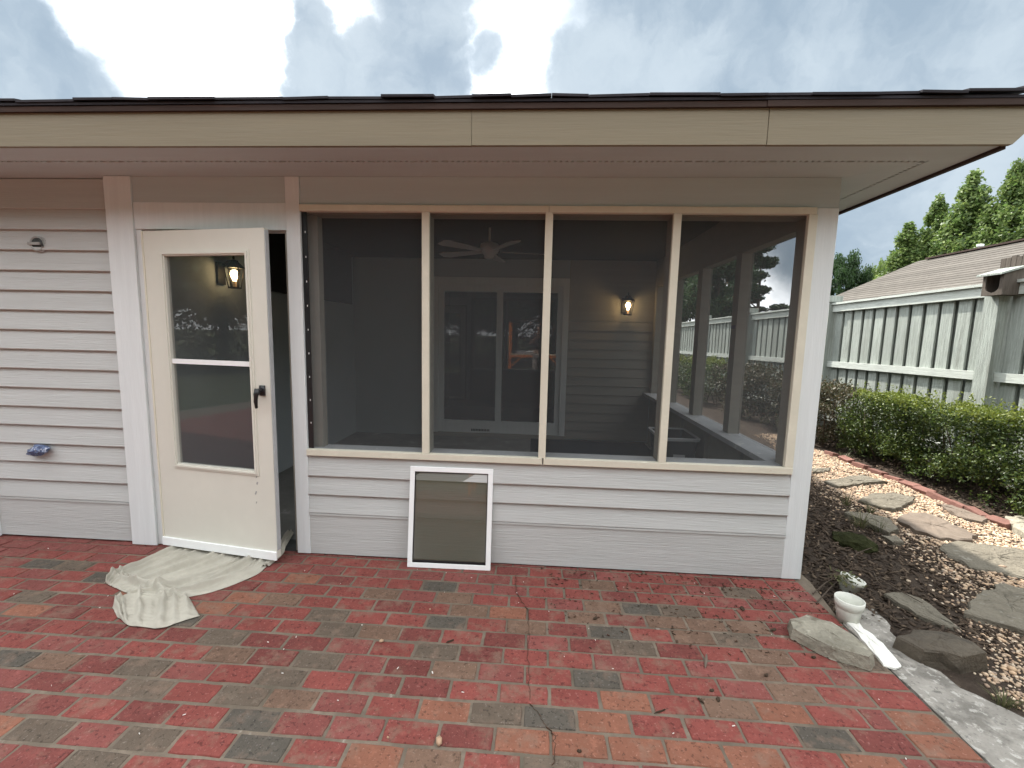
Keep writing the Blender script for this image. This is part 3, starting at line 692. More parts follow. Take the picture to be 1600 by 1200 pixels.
ind = set(i for i in order[:300] if vis(bricks[i][0], bricks[i][1]) > 0)
rest = MB()
for i, (x, y, w) in enumerate(bricks):
    zt_ = random.uniform(-.0028, .0014)
    if i in ind:
        k = colour(x, y)
        if random.random() < .035 and k == 'red': k = 'tan'
        o = bpy.data.objects.new('brick', brick_data(k, w)); COL.objects.link(o); o.parent = PA
        o.location = (x, y, zt_); o.rotation_euler = (random.uniform(-.013, .013), random.uniform(-.007, .007), random.uniform(-.010, .010))
    else:
        rest.box(x - w / 2 + .0045, x + w / 2 - .0045, y - BH / 2 + .003, y + BH / 2 - .003, -.05, zt_)
def crack(pts_px, w=.0011):
    mb = MB(); q = []
    for (a, b) in zip(pts_px[:-1], pts_px[1:]):
        A, B2 = G(*a), G(*b)
        for t in range(6): q.append(A.lerp(B2, t / 6) + Vector((random.uniform(-.006, .006), 0, 0)))
    for a, b in zip(q[:-1], q[1:]): mb.add([(a.x - w, a.y, .0022), (a.x + w, a.y, .0022), (b.x + w * .8, b.y, .0022), (b.x - w * .8, b.y, .0022), (a.x, a.y, -.004), (b.x, b.y, -.004)], [(0, 1, 2, 3), (0, 3, 5, 4), (1, 4, 5, 2)])
    return mb.build('crack', 'litter', PA)
crack([(806, 898), (808, 930), (824, 952), (826, 985), (825, 1030), (827, 1068), (829, 1100)]); crack([(829, 1100), (846, 1124), (860, 1142), (866, 1150), (867, 1176), (862, 1200)], .0010)
tag(rest.build('brick_paving', BR['rose'], PA), kind='stuff')

# garden soil, a heightfield beside the patio
def soil_z(x, y):
    return -.028 + .016 * fbm(x, y, 0, 1.7) + .010 * fbm(x, y, 3, 6) + .02 * max(0, min(1, (x - 1.8) / 1.2)) + (.05 if x > 4.15 else 0) * min(1, (x - 4.15) * 5)
xs = np.concatenate([np.arange(1.79, 4.6, .035), np.arange(4.6, 9, .4)]); yy = np.concatenate([np.arange(-3.5, -1.4, .15), np.arange(-1.4, 3.6, .035), np.arange(3.6, 12, .25)])
vv = [(x, y, soil_z(x, y)) for y in yy for x in xs]; nx = len(xs)
ff = [(a * nx + b, a * nx + b + 1, (a + 1) * nx + b + 1, (a + 1) * nx + b) for a in range(len(yy) - 1) for b in range(nx - 1)]
tag(npmesh('garden_soil', vv, ff, 'soil', smooth=True), 'dark mulched soil of the garden bed beside the porch', None, None, 'structure')
# rough concrete footing along the patio edge
def slabby(poly, z0, z1, name, m, seed=0, jag=.012, sub=.05, parent=None, rise=.0, under=.0, smooth=False, zf=None):
    """stone-like slab with a broken outline: poly = world xy outline"""
    r = random.Random(seed); pts = []
    n = len(poly)
    for i in range(n):
        a = Vector(poly[i]); b = Vector(poly[(i + 1) % n]); k = max(1, int((b - a).length / sub))
        for q in range(k): pts.append(a + (b - a) * (q / k) + Vector((r.uniform(-jag, jag), r.uniform(-jag, jag))))
    c = sum(pts, Vector((0, 0))) / len(pts)
    rings = []
    for k, (sc_, z) in enumerate(((1 + under, z0), (1.0 + under * .5, z0 + (z1 - z0) * .45), (1.0, z1 - .007), (.965, z1), (.75, z1 + rise * .5), (.4, z1 + rise), (.1, z1 + rise))):
        rings.append([(c.x + (p.x - c.x) * sc_ + r.uniform(-.3, .3) * jag, c.y + (p.y - c.y) * sc_ + r.uniform(-.3, .3) * jag, z + (r.uniform(-.004, .004) if k > 1 else 0) + (zf(p.x, p.y) if zf else 0)) for p in pts])
    return MB().loft(rings).build(name, m, parent, smooth)
px = lambda l, z=0.0: [(G(u, v, z).x, G(u, v, z).y) for u, v in l]
cp = [(1.778, -2.2), (1.783, -.40)] + px([(1322, 972), (1352, 935), (1378, 958), (1392, 985), (1425, 1012), (1445, 1035), (1475, 1050), (1500, 1070), (1545, 1095), (1600, 1120), (1700, 1165)]) + [(2.2, -2.2)]
r_ = random.Random(4); cpts = []
for i in range(len(cp)):
    a = Vector(cp[i]); b = Vector(cp[(i + 1) % len(cp)]); k = max(1, int((b - a).length / .04))
    for q in range(k):
        p = a + (b - a) * (q / k); jj = .0 if p.x < 1.79 else .014
        cpts.append((p.x + r_.uniform(-jj, jj), p.y + r_.uniform(-jj, jj)))
cb = bmesh.new(); f = cb.faces.new([cb.verts.new((x, y, -.004)) for x, y in cpts])
ex = bmesh.ops.extrude_face_region(cb, geom=[f]); bmesh.ops.translate(cb, verts=[v for v in ex['geom'] if isinstance(v, bmesh.types.BMVert)], vec=(0, 0, -.08))
bmesh.ops.triangulate(cb, faces=cb.faces); bmesh.ops.subdivide_edges(cb, edges=[e for e in cb.edges if e.calc_length() > .08], cuts=2)
for v in cb.verts:
    if v.co.z > -.02: v.co.z += .008 * fbm(v.co.x, v.co.y, 0, 9) - .03 * max(0, v.co.x - 1.95)
bmesh.ops.recalc_face_normals(cb, faces=cb.faces)
me = bpy.data.meshes.new('concrete_strip'); cb.to_mesh(me); cb.free(); me.materials.append(M['concrete'])
o = bpy.data.objects.new('concrete_strip', me); COL.objects.link(o)
tag(o, 'rough grey concrete strip along the right edge of the brick patio', None, None, 'structure')

# stones
stones = [
 ([(1290, 751), (1342, 741), (1384, 751), (1350, 755), (1305, 759)], 'slate', 'grey stepping stone farthest up the gravel path', .02),
 ([(1340, 780), (1360, 771), (1400, 770), (1427, 776), (1426, 782), (1400, 795), (1375, 791)], 'slate', 'rounded grey stepping stone second from the far end of the path', .02),
 ([(1401, 811), (1417, 799), (1450, 801), (1482, 815), (1530, 837), (1517, 842), (1475, 841), (1432, 827)], 'redstone', 'long brownish stepping stone in the middle of the gravel path', .02),
 ([(1472, 850), (1500, 845), (1610, 860), (1640, 890), (1610, 905), (1560, 892), (1520, 887), (1477, 865)], 'slate', 'large pale grey stepping stone at the right edge beside bright gravel', .02),
 ([(1505, 953), (1530, 930), (1553, 910), (1610, 918), (1650, 960), (1610, 986), (1533, 965)], 'slate', 'nearest big flat grey stepping stone at the right edge', .02),
 ([(1387, 928), (1413, 924), (1453, 943), (1500, 980), (1507, 985), (1453, 967), (1407, 943)], 'slate', 'narrow grey stone half sunk in the dark mulch', .012),
 ([(1320, 799), (1355, 800), (1390, 810), (1407, 827), (1387, 830), (1360, 817)], 'slate', 'flat grey stone with dry grass at the bed edge', .03),
 ([(1375, 835), (1400, 837), (1412, 847), (1390, 846)], 'slate', 'small grey stone beside the grassy flat stone', .02),
 ([(1465, 787), (1487, 789), (1547, 810), (1532, 814), (1500, 806)], 'redstone', 'thin reddish flat stone next to the brick edging', .018),
 ([(1572, 806), (1610, 804), (1640, 830), (1610, 838), (1587, 825)], 'slab', 'pale stone at the near end of the brick edging', .05),
 ([(1270, 732), (1297, 730), (1295, 735), (1270, 739)], 'slate', 'small grey stone beside the corner post at the far bed', .02),
]
for i, (pl_, m_, lb, z) in enumerate(stones):
    o = slabby(px(pl_, z), -.05, z, 'stepping_stone', m_, i + 3, .016, .045, rise=.004, under=.02)
    tag(o, lb, 'stone', 'flat stones along the garden path')
o = slabby(px([(1407, 992), (1433, 981), (1483, 984), (1530, 1001), (1536, 1012), (1500, 1020), (1440, 1012)], .07), -.04, .06, 'rock', 'darkrock', 21, .016, .05, rise=.02, under=.12)
tag(o, 'lumpy dark brown rock between concrete strip and gravel', 'rock')
o = slabby(px([(1234, 965), (1262, 960), (1300, 970), (1332, 990), (1366, 1018), (1358, 1026), (1300, 1012), (1262, 992), (1240, 980)], .06), .001, .058, 'rock', 'slab', 33, .008, .04, rise=.012, under=.05)
tag(o, 'pale lichen covered flat rock lying on the brick patio edge', 'rock')
# moss mound
mp_ = G(1335, 845); bm = bmesh.new(); bmesh.ops.create_icosphere(bm, subdivisions=3, radius=1)
for v in bm.verts: k = 1 + .2 * fbm(*v.co, 3); v.co = Vector((v.co.x * .13 * k, v.co.y * .15 * k, v.co.z * .055 * k))
me = bpy.data.meshes.new('moss_mound'); bm.to_mesh(me); bm.free(); me.materials.append(M['moss'])
o = bpy.data.objects.new('moss_mound', me); COL.objects.link(o); o.location = (mp_.x, mp_.y, -.015); tag(o, 'olive green moss mound in the dark bed by the porch corner', 'moss')

# brick edging between gravel and hedge
ED = empty('brick_edging', (4.05, 2.3, 0), 'row of reddish edging bricks between the gravel and the hedge', 'edging')
pa = G(1580, 818, .04); pb = G(1392, 742, .04); pc = G(1290, 702, .04)
def edge_pt(t):
    return pa.lerp(pb, t / .62) if t < .62 else pb.lerp(pc, (t - .62) / .38)
tot = (pb - pa).length + (pc - pb).length; k = int(tot / .20)
eb_m = [brick_mesh(.19, .095, 900 + s).build('brick', 'edging') for s in range(4)]
for i in range(k):
    t = (i + .5) / k; p = edge_pt(t); d = edge_pt(min(1, t + .03)) - edge_pt(max(0, t - .03))
    o = bpy.data.objects.new('brick', eb_m[i % 4].data); COL.objects.link(o); o.parent = ED
    o.location = Vector((p.x, p.y, .035)) - Vector((4.05, 2.3, 0)); o.rotation_euler = (random.uniform(-.25, .25), random.uniform(-.12, .12), math.atan2(d.y, d.x) + random.uniform(-.12, .12))
for o in eb_m: bpy.data.objects.remove(o)

# gravel, chips, litter (nobody could count them)
ICO_V = None
bm = bmesh.new(); bmesh.ops.create_icosphere(bm, subdivisions=1, radius=1); ICO_V = np.array([v.co[:] for v in bm.verts]); ICO_F = np.array([[v.index for v in f.verts] for f in bm.faces]); bm.free()
YB = [-2.5, -1.2, -.75, -.4, 0, .5, 1, 1.5, 2, 3.6]; XB0 = [2.05, 2.12, 2.20, 2.42, 2.72, 2.85, 2.85, 2.95, 3.05, 3.6]
def scatter(n, xr, yr, accept):
    P = np.column_stack([RNG.uniform(*xr, n), RNG.uniform(*yr, n)]); return P[accept(P)]
def pebbles(P, size, flat=.6, z=None):
    n = len(P); s = size * RNG.lognormal(0, .3, n)
    sc_ = np.column_stack([s * RNG.uniform(.7, 1.3, n), s * RNG.uniform(.6, 1.0, n), s * flat * RNG.uniform(.7, 1.2, n)])
    V = ICO_V[None] * sc_[:, None] * RNG.uniform(.85, 1.15, (n, 12, 1)); a = RNG.uniform(0, 2 * pi, n); c_, s_ = np.cos(a)[:, None], np.sin(a)[:, None]
    V = np.stack([V[..., 0] * c_ - V[..., 1] * s_, V[..., 0] * s_ + V[..., 1] * c_, V[..., 2]], -1)
    zz = np.array([soil_z(x, y) for x, y in P]) if z is None else np.full(n, z)
    V[..., 0] += P[:, :1]; V[..., 1] += P[:, 1:2]; V[..., 2] += (zz + sc_[:, 2] * .55)[:, None]
    return V.reshape(-1, 3), (ICO_F[None] + (np.arange(n) * 12)[:, None, None]).reshape(-1, 3)
edge_x = lambda y: np.interp(y, [-3, 1.15, 2.4, 3.6, 6], [pa.x + .05, pa.x, pb.x, pc.x, pc.x])
def acc(P):
    lo = np.interp(P[:, 1], YB, XB0); w = np.clip((P[:, 0] - lo + .18) / .36, 0, 1)
    return (RNG.random(len(P)) < w ** 1.5) & (P[:, 0] < edge_x(P[:, 1]) - .02)
v, f = pebbles(scatter(80000, (1.9, 4.3), (-1.6, 4.2), acc), .0078)
tag(npmesh('gravel', v, f, 'pebble', smooth=True), 'pale pinkish tan pea gravel around the stepping stones', None, None, 'stuff')
v, f = pebbles(scatter(240, (1.82, 3.0), (-.9, 1.8), lambda P: P[:, 0] > 1.8), .007)
tag(npmesh('loose_pebbles', v, f, 'pebble'), 'scattered pale pebbles on the dark mulch', None, None, 'stuff')
def chips(P, L_, z=None, name='', m='chips', tilt=.5, lift=.006):
    n = len(P); s = L_ * RNG.uniform(.5, 1.5, n); Q = np.zeros((n, 3)); Q[:, :2] = P
    Q[:, 2] = (np.array([soil_z(x, y) for x, y in P]) if z is None else z) + lift
    a = RNG.uniform(0, 2 * pi, n); t = np.column_stack([np.cos(a), np.sin(a), RNG.uniform(-tilt, tilt, n)]) * s[:, None]
    b = np.column_stack([-np.sin(a), np.cos(a), RNG.uniform(-tilt, tilt, n)]) * (s * RNG.uniform(.15, .4, n))[:, None]; h = np.array([0, 0, .0025])
    V = np.stack([Q - t - b, Q + t - b, Q + t + b, Q - t + b, Q - t - b + h, Q + t - b + h, Q + t + b + h, Q - t + b + h], 1).reshape(-1, 3)
    F = np.array([(0, 3, 2, 1), (4, 5, 6, 7), (0, 1, 5, 4), (1, 2, 6, 5), (2, 3, 7, 6), (3, 0, 4, 7)])
    return npmesh(name, V, (F[None] + (np.arange(n) * 8)[:, None, None]).reshape(-1, 4), m)
tag(chips(scatter(9000, (1.80, 3.1), (-.55, 4.5), lambda P: P[:, 0] < np.interp(P[:, 1], YB, XB0) + .25), .018, None, 'bark_chips'), 'dark bark chips over the bed beside the porch', None, None, 'stuff')
tag(chips(scatter(3500, (4.05, 5.0), (-1, 5), lambda P: P[:, 0] > 4.1), .02, None, 'bark_chips', lift=.012), 'dark bark chips under the hedge', None, None, 'stuff')
tag(chips(scatter(1100, (.2, 1.76), (-.75, -.02), lambda P: RNG.random(len(P)) < np.clip(1.15 + P[:, 1] * 1.4, 0, 1) * np.clip(.25 + P[:, 0] * .45, 0, 1)), .0058, .0, 'leaf_litter', 'litter', .25, .003), 'dark leaf crumbs strewn over the bricks below the porch wall', None, None, 'stuff')
tag(chips(scatter(55, (-3.0, 1.7), (-1.3, -.02), lambda P: P[:, 0] > -9), .004, .0, 'paint_flecks', 'paintchip', .1, .002), 'tiny white paint flecks on the bricks', None, None, 'stuff')
# single leaves and twigs on the bricks
lf = -1
LEAFAT = ['bricks right below the red seed pod', 'orange brick lower right of the seed pod', 'tan brick nearer the lichen rock', 'bricks left of the lower curled leaf', 'dark brick joint under the leaning window panel', 'orange bricks beside a thin brown twig', 'bricks just left of the lichen covered rock', 'nearest bricks at bottom centre', 'bricks upper left of the lichen rock', 'bricks close to the porch wall right end', 'mossy brick joint right of centre']
for (u, v, L_, w_, a, m_, lb) in [(1103, 1034, .05, .007, 1.15, 'redstone', 'reddish seed pod lying on the right half of the bricks'), (1112, 1080, .016, .012, .3, 'litter', None), (1122, 1094, .02, .013, 1.2, 'litter', None), (1197, 1056, .017, .012, .5, 'litter', None), (1095, 1096, .022, .009, 2.2, 'litter', None), (703, 1003, .03, .006, .6, 'litter', None), (1031, 1113, .04, .004, .4, 'litter', None), (1271, 1028, .018, .012, .2, 'litter', None), (905, 1175, .012, .01, 0, 'litter', None), (1208, 985, .03, .015, .4, 'litter', None), (1160, 952, .028, .02, 1.4, 'litter', None), (930, 967, .022, .014, .7, 'litter', None)]:
    p = G(u, v); ca, sa = cos(a), sin(a)
    if not lb: L_ *= .7; w_ *= .6
    pts = [(-1, 0), (-.5, .7), (.2, 1), (.8, .5), (1, 0), (.7, -.6), (0, -1), (-.6, -.6)]
    P2 = [(p.x + ca * x * L_ - sa * y * w_, p.y + sa * x * L_ + ca * y * w_) for x, y in pts]
    c = (p.x, p.y)
    mb = MB().loft([[(x, y, .0018) for x, y in P2], [(x, y, .004 + .004 * (i % 2)) for i, (x, y) in enumerate(P2)], [(c[0] + (x - c[0]) * .3, c[1] + (y - c[1]) * .3, .008) for x, y in P2]])
    o = mb.build('seed_pod' if lb else 'dead_leaf', m_)
    if lb: tag(o, lb, 'seed pod')
    else: lf += 1; tag(o, 'small dark dead leaf on the %s' % LEAFAT[lf], 'leaf', 'dead leaves on the bricks')
for (u, v, pw) in [(672, 953, 'farthest one below the leaning panel'), (596, 1003, 'left one midway to the cloth'), (686, 1160, 'right one of the near pair'), (606, 1153, 'left one of the near pair')]:
    p = G(u, v); vvv, fff = pebbles(np.array([[p.x, p.y]]), .008, .7, .001)
    tag(npmesh('pebble', vvv, fff, 'pebble', smooth=True), 'single pale pebble on the bricks, ' + pw, 'pebble', 'loose pebbles on the bricks')

# drop cloth
def drop_cloth():
    V = []; Fc = []
    def curve(pts):                       # smooth curve through ground points, evaluated at t in 0..1
        P = [np.array(G(u, v)[:2]) for u, v in pts]; d = np.array([0] + [np.linalg.norm(b - a) for a, b in zip(P[:-1], P[1:])]).cumsum(); d /= d[-1]
        def ev(t):
            k = int(min(max(np.searchsorted(d, t) - 1, 0), len(P) - 2)); f = (t - d[k]) / (d[k + 1] - d[k])
            p0, p1, p2, p3 = P[max(k - 1, 0)], P[k], P[k + 1], P[min(k + 2, len(P) - 1)]
            return .5 * (2 * p1 + (p2 - p0) * f + (2 * p0 - 5 * p1 + 4 * p2 - p3) * f * f + (3 * p1 - p0 - 3 * p2 + p3) * f ** 3)
        return ev
    def panel(ca, cb, nu, nv, hfun):
        A, B_ = curve(ca), curve(cb); o = len(V)
        for i in range(nv + 1):
            t = i / nv; a, b = A(t), B_(t)
            for k in range(nu + 1):
                u = k / nu; p = a + (b - a) * u; z, dx, dy = hfun(u, t, p)
                V.append((p[0] + dx, p[1] + dy, z))
        for i in range(nv):
            for k in range(nu):
                q = o + i * (nu + 1) + k; Fc.append((q, q + 1, q + nu + 2, q + nu + 1))
    def ridge(x, c, w, sk=.55):           # a fold, steeper on one side
        d = x - c; ww = w * (1 if d < 0 else sk); return math.exp(-(d / ww) ** 2)
    nz = lambda x, y, q=0.0: mnoise.noise(Vector((x, y, q)))
    def main(u, t, p):
        wv = .05 * nz(t * 2.3, 3.1) ; z = .004
        z += .030 * ridge(u, .055 + .01 * sin(5 * t), .030) * (.35 + .65 * t) + .020 * ridge(u, .115 + .02 * sin(4 * t + 1), .020) * (.3 + .7 * t) - .002
        z += .010 * ridge(u, .30 + wv - .10 * t, .022) * min(1, t * 2)
        z += .022 * ridge(u, .50 + wv - .16 * t, .026) * max(0, 1 - t * .8) + .014 * ridge(u, .57 - .10 * t + wv, .020) * (t < .75) * min(1, (.75 - t) * 4)
        z += .018 * ridge(u, .70 + .06 * nz(t * 3, 8), .024) * min(1, t * 3) + .024 * ridge(u, .80 + .05 * nz(t * 4, 5), .026) * (.5 + .5 * sin(6 * t))
        z += .026 * ridge(u, .90 + .025 * sin(9 * t), .026) * (.55 + .45 * sin(11 * t + 1))
        z += .020 * ridge(t + .22 * u, .93, .05) * ridge(u, .62, .30, 1) + .022 * ridge(t - .25 * u, .62, .03) * ridge(u, .80, .15, 1)
        z += .016 * ridge(t, .90 - .12 * u, .025) + .010 * ridge(t, .80 + .1 * u, .018) * (u < .6)
        z += .006 * nz(u * 5, t * 5, 2) + .003 * nz(u * 16, t * 12, 4)
        for q in range(7): z += .016 * ridge(u, .18 + .115 * q + .09 * nz(t * 1.7, q * 3.7) - (.14 - .02 * q) * t, .012 + .004 * (q % 3)) * max(0, nz(t * 2.2 + q * 1.9, q * 7.3) + .35)
        e = min(u, 1 - u, (1 - t) * 1.3); z = .003 + max(0, 1.55 * z + .003) * min(1, .15 + e / .05)
        ru = .012 * sin(13 * t + 2 * sin(5 * t)) * max(0, (u - .85) / .15)
        return z, ru * .5, ru
    panel([(300, 846), (262, 858), (215, 882), (176, 902), (163, 912)], [(436, 862), (420, 884), (398, 900), (345, 922), (290, 936), (222, 938)], 170, 120, main)
    def flap(u, t, p):
        f = u + .10 * (t - .5) * (u - .5); z = .005
        for c, w, h in ((.10, .030, .030), (.20, .022, .022), (.38, .028, .024), (.50, .008, .005), (.525, .008, .005), (.66, .030, .026), (.78, .022, .020), (.90, .025, .014)):
            z += h * ridge(f + .03 * nz(t * 3, c * 9), c, w * (1 + .7 * t)) * (1 - .55 * t)
        z += .030 * ridge(u, .13, .05) * ridge(t, .15, .25) + .006 * nz(u * 6, t * 5, 7) + .003 * nz(u * 15, t * 15, 1)
        e = min(u, 1 - u, 1 - t); z = .003 + max(0, 1.25 * z) * min(1, .12 + e / .07)
        return z, 0, .004 * sin(17 * u)
    panel([(176, 950), (188, 936), (215, 925), (255, 928), (296, 934)], [(184, 966), (204, 978), (245, 983), (280, 974), (313, 963)], 60, 40, lambda u, t, p: flap(t, u, p))
    # swap so that the flap's u runs along its length
    def tail(u, t, p):
        z = .006 + .016 * ridge(u, .35, .12) + .020 * ridge(u, .72, .10) + .004 * nz(u * 4, t * 6); e = min(u, 1 - u)
        z = .003 + z * min(1, .2 + e / .12)
        if p[1] > -.01: z += .024 * min(1, (p[1] + .01) / .03)
        return z, 0, 0
    panel([(408, 888), (425, 868), (440, 848), (446, 838)], [(420, 886), (440, 869), (454, 848), (459, 838)], 16, 30, tail)
    o = npmesh('drop_cloth', V, Fc, 'cloth', smooth=True)
    sm = o.modifiers.new('thick', 'SOLIDIFY'); sm.thickness = .002; sm.offset = 1
    tag(o, 'wrinkled off-white canvas drop cloth spilling out under the cream door', 'drop cloth')
drop_cloth()

# pots and paint
pp = G(1324, 968)
PO = empty('flower_pot', (pp.x, pp.y, -.004), 'empty white flower pot at the patio corner with paint run down its side', 'flower pot')
MB().lathe([(.047, 0), (.056, .070), (.0565, .078), (.0635, .080), (.066, .120), (.061, .122), (.058, .085), (.050, .06), (.040, .010), (.002, .008)], (0, 0, 0), 32).build('body', 'pot', PO, True)
pq = G(1325, 918)
P2o = empty('flower_pot', (pq.x, pq.y, -.035), 'half buried mossy white pot with variegated leaves behind the empty pot', 'flower pot')
rt = Matrix.Rotation(rad(14), 3, 'Y')
MB().lathe([(.040, 0), (.056, .07), (.060, .072), (.063, .10), (.056, .101), (.053, .075), (.04, .07), (.002, .07)], (0, 0, 0), 28, rt).build('body', 'pot', P2o, True)
Pl = RNG.normal(size=(90, 3)) * np.array([.035, .03, .018]) + np.array([-.035, -.02, .10])
v, f = leaf_arrays(Pl, .016, .6, .4); tag(npmesh('foliage', v, f, 'grass', P2o), kind='stuff')
pts = px([(1328, 966), (1340, 972), (1334, 982), (1350, 985), (1362, 992), (1380, 1008), (1396, 1026), (1407, 1042), (1398, 1046), (1382, 1042), (1366, 1024), (1352, 1008), (1340, 994), (1332, 984), (1322, 974)])
tag(slabby(pts, -.003, .0095, 'paint_spill', 'paint', 5, .003, .03, rise=.003), 'long streak of dried white paint spilled from the empty flower pot', 'paint')

# grass tufts and twigs
def tuft(px_, n, h, label, spread=.07):
    p = G(*px_); V = []; F = []
    for i in range(n):
        a = random.uniform(0, 2 * pi); r0 = random.uniform(0, spread * .35); l_ = h * random.uniform(.5, 1.1); ln = random.uniform(.2, 1.0)
        bx, by = cos(a) * r0, sin(a) * r0; w = .0022; px2, py2 = -sin(a) * w, cos(a) * w; o = len(V)
        for t in (0, .5, 1):
            x = bx + cos(a) * l_ * ln * t ** 1.4; y = by + sin(a) * l_ * ln * t ** 1.4; z = l_ * (t - .45 * ln * t * t); k = 1 - t * .85
            V += [(x - px2 * k, y - py2 * k, z), (x + px2 * k, y + py2 * k, z)]
        F += [(o, o + 1, o + 3, o + 2), (o + 2, o + 3, o + 5, o + 4)]
    o = npmesh('grass_tuft', V, F, 'grass'); o.location = (p.x, p.y, soil_z(p.x, p.y)); tag(o, label, 'grass tuft', 'grass tufts in the garden bed')
tuft((1323, 790), 45, .16, 'spiky pale grass tuft next to the porch corner post')
tuft((1345, 822), 60, .18, 'dry straw grass tuft draped over the flat grey stone', .12)
tuft((1375, 830), 40, .14, 'thin grass tuft beside the small grey stone')
tuft((1360, 800), 35, .13, 'short dry tuft behind the flat stone')
tuft((1570, 1095), 60, .07, 'low green tuft in the gravel near the concrete strip', .1)
tuft((1315, 715), 60, .12, 'low green grass patch at the far end of the path', .3)
for i, (a, b, c_) in enumerate([((1270, 930), (1290, 915), (1320, 900)), ((1275, 945), (1300, 920), (1312, 912)), ((1370, 905), (1400, 925), (1440, 950)), ((1350, 890), (1365, 900), (1372, 918)), ((1325, 880), (1340, 868), (1362, 862))]):
    q = [Vector((G(*w).x, G(*w).y, .01 + .01 * j)) for j, w in enumerate((a, b, c_))]
    tag(MB().tube(q, [.004, .0035, .002], 6).build('twig', 'bark'), ['long twig nearest the brick patio corner', 'short twig touching the empty white pot', 'long twig beside the half sunk grey stone', 'short twig right of the mossy pot', 'thin twig in the dark bed below the moss mound'][i], 'twig', 'twigs on the mulch')

# ================================================================== FENCE
FX = 4.9
FE = empty('fence', (FX, 0, 0), 'weathered grey board fence with capped posts behind the hedge', 'fence')
zoff = lambda y: -.0145 * (y - 2.2)
posts = [-2.85, -.33, 2.19, 4.77, 7.42, 10.0, 12.6]
for i, y in enumerate(posts):
    z = zoff(y); w = .075
    MB().box(-.13, .03, y - w, y + w, -.1, (1.98 if abs(y - 2.19) < .1 else 2.10) + z).build('post', 'fence', FE)
    if abs(y - 2.19) > .1:
        MB().box(-.155, .055, y - w - .025, y + w + .025, 2.10 + z + .001, 2.20 + z).build('post_cap', 'fence', FE, bevel=.006)
    if i == len(posts) - 1: break
    y1 = posts[i + 1]; a, b = y + w + .002, y1 - w - .002
    def rail(x0, x1, z0, z1, nm):
        MB().loft([[(x0, a, z0 + zoff(a)), (x1, a, z0 + zoff(a)), (x1, a, z1 + zoff(a)), (x0, a, z1 + zoff(a))], [(x0, b, z0 + zoff(b)), (x1, b, z0 + zoff(b)), (x1, b, z1 + zoff(b)), (x0, b, z1 + zoff(b))]]).build(nm, 'rail', FE)
    rail(-.075, -.030, 1.945, 2.055, 'top_rail'); rail(-.105, .04, 2.0565, 2.085, 'cap_rail'); rail(-.075, -.030, 1.075, 1.165, 'mid_rail'); rail(-.075, -.030, .22, .31, 'bottom_rail')
    n = 12; st_ = (b - a) / n
    for k in range(n):
        yc = a + (k + .5) * st_; z = zoff(yc); w2 = .073 + random.uniform(-.005, .004); t = random.uniform(-.004, .004)
        MB().loft([[(-.028, yc - w2 + t, .04), (-.006, yc - w2 + t, .04), (-.006, yc + w2 + t, .04), (-.028, yc + w2 + t, .04)], [(-.028, yc - w2 - t, 2.05 + z), (-.006, yc - w2 - t, 2.05 + z), (-.006, yc + w2 - t, 2.05 + z), (-.028, yc + w2 - t, 2.05 + z)]]).build('board', 'fence', FE)
        if k < n - 1:
            yb = a + (k + 1) * st_
            MB().box(.034, .052, yb - .092, yb + .092, .04, 2.05 + z).build('board', 'fence', FE)

# birdhouse on the near post
bp = Vector((4.76, 2.10, 1.94))
BD = empty('birdhouse', bp, 'old dark wooden birdhouse with a slanted roof and open front on the fence post', 'birdhouse')
# front faces -x
fr_ = MB(); hw = .10
def facep(poly, x0, x1, mb): mb.loft([[(x0, y, z) for y, z in poly], [(x1, y, z) for y, z in poly]]); return mb
hole = [(-.066 * cos(a) if 0 else .066 * cos(a), .085 + .058 * sin(a)) for a in [pi + pi * k / 10 for k in range(11)]]
facep([(-hw, .0), (hw, .0), (hw, .085), (.066, .085)] + [(.066 * cos(a), .085 + .060 * sin(a)) for a in [-pi * k / 10 for k in range(1, 10)]] + [(-.066, .085), (-hw, .085)], -.09, -.075, fr_)
fr_.box(-.09, -.075, -hw, -.066, .0855, .20).box(-.09, -.075, .066, hw, .0855, .20)
fr_.build('front', 'birdwood', BD)
MB().loft([[(-.0745, -hw, 0), (.13, -hw, 0), (.13, -hw, .27), (-.0745, -hw, .205)], [(-.0745, -hw + .016, 0), (.13, -hw + .016, 0), (.13, -hw + .016, .27), (-.0745, -hw + .016, .205)]]).build('side', 'birdwood', BD)
MB().loft([[(-.0745, hw - .016, 0), (.13, hw - .016, 0), (.13, hw - .016, .27), (-.0745, hw - .016, .205)], [(-.0745, hw, 0), (.13, hw, 0), (.13, hw, .27), (-.0745, hw, .205)]]).build('side', 'birdwood', BD)
MB().box(-.0745, .13, -hw + .017, hw - .017, .0, .014).build('floor', 'birdwood', BD)
MB().box(.115, .1295, -hw + .017, hw - .017, .0145, .26).build('back', 'dark', BD)
MB().loft([[(-.135, -.125, .192), (.10, -.125, .268), (.10, -.125, .286), (-.135, -.125, .210)], [(-.135, .125, .192), (.10, .125, .268), (.10, .125, .286), (-.135, .125, .210)]]).build('roof', 'fence', BD)
for k in range(6): MB().box(.09, .115, -.16 + k * .05, -.114 + k * .05, .285, .385 + random.uniform(-.01, .01)).build('back_slat', 'birdwood', BD)

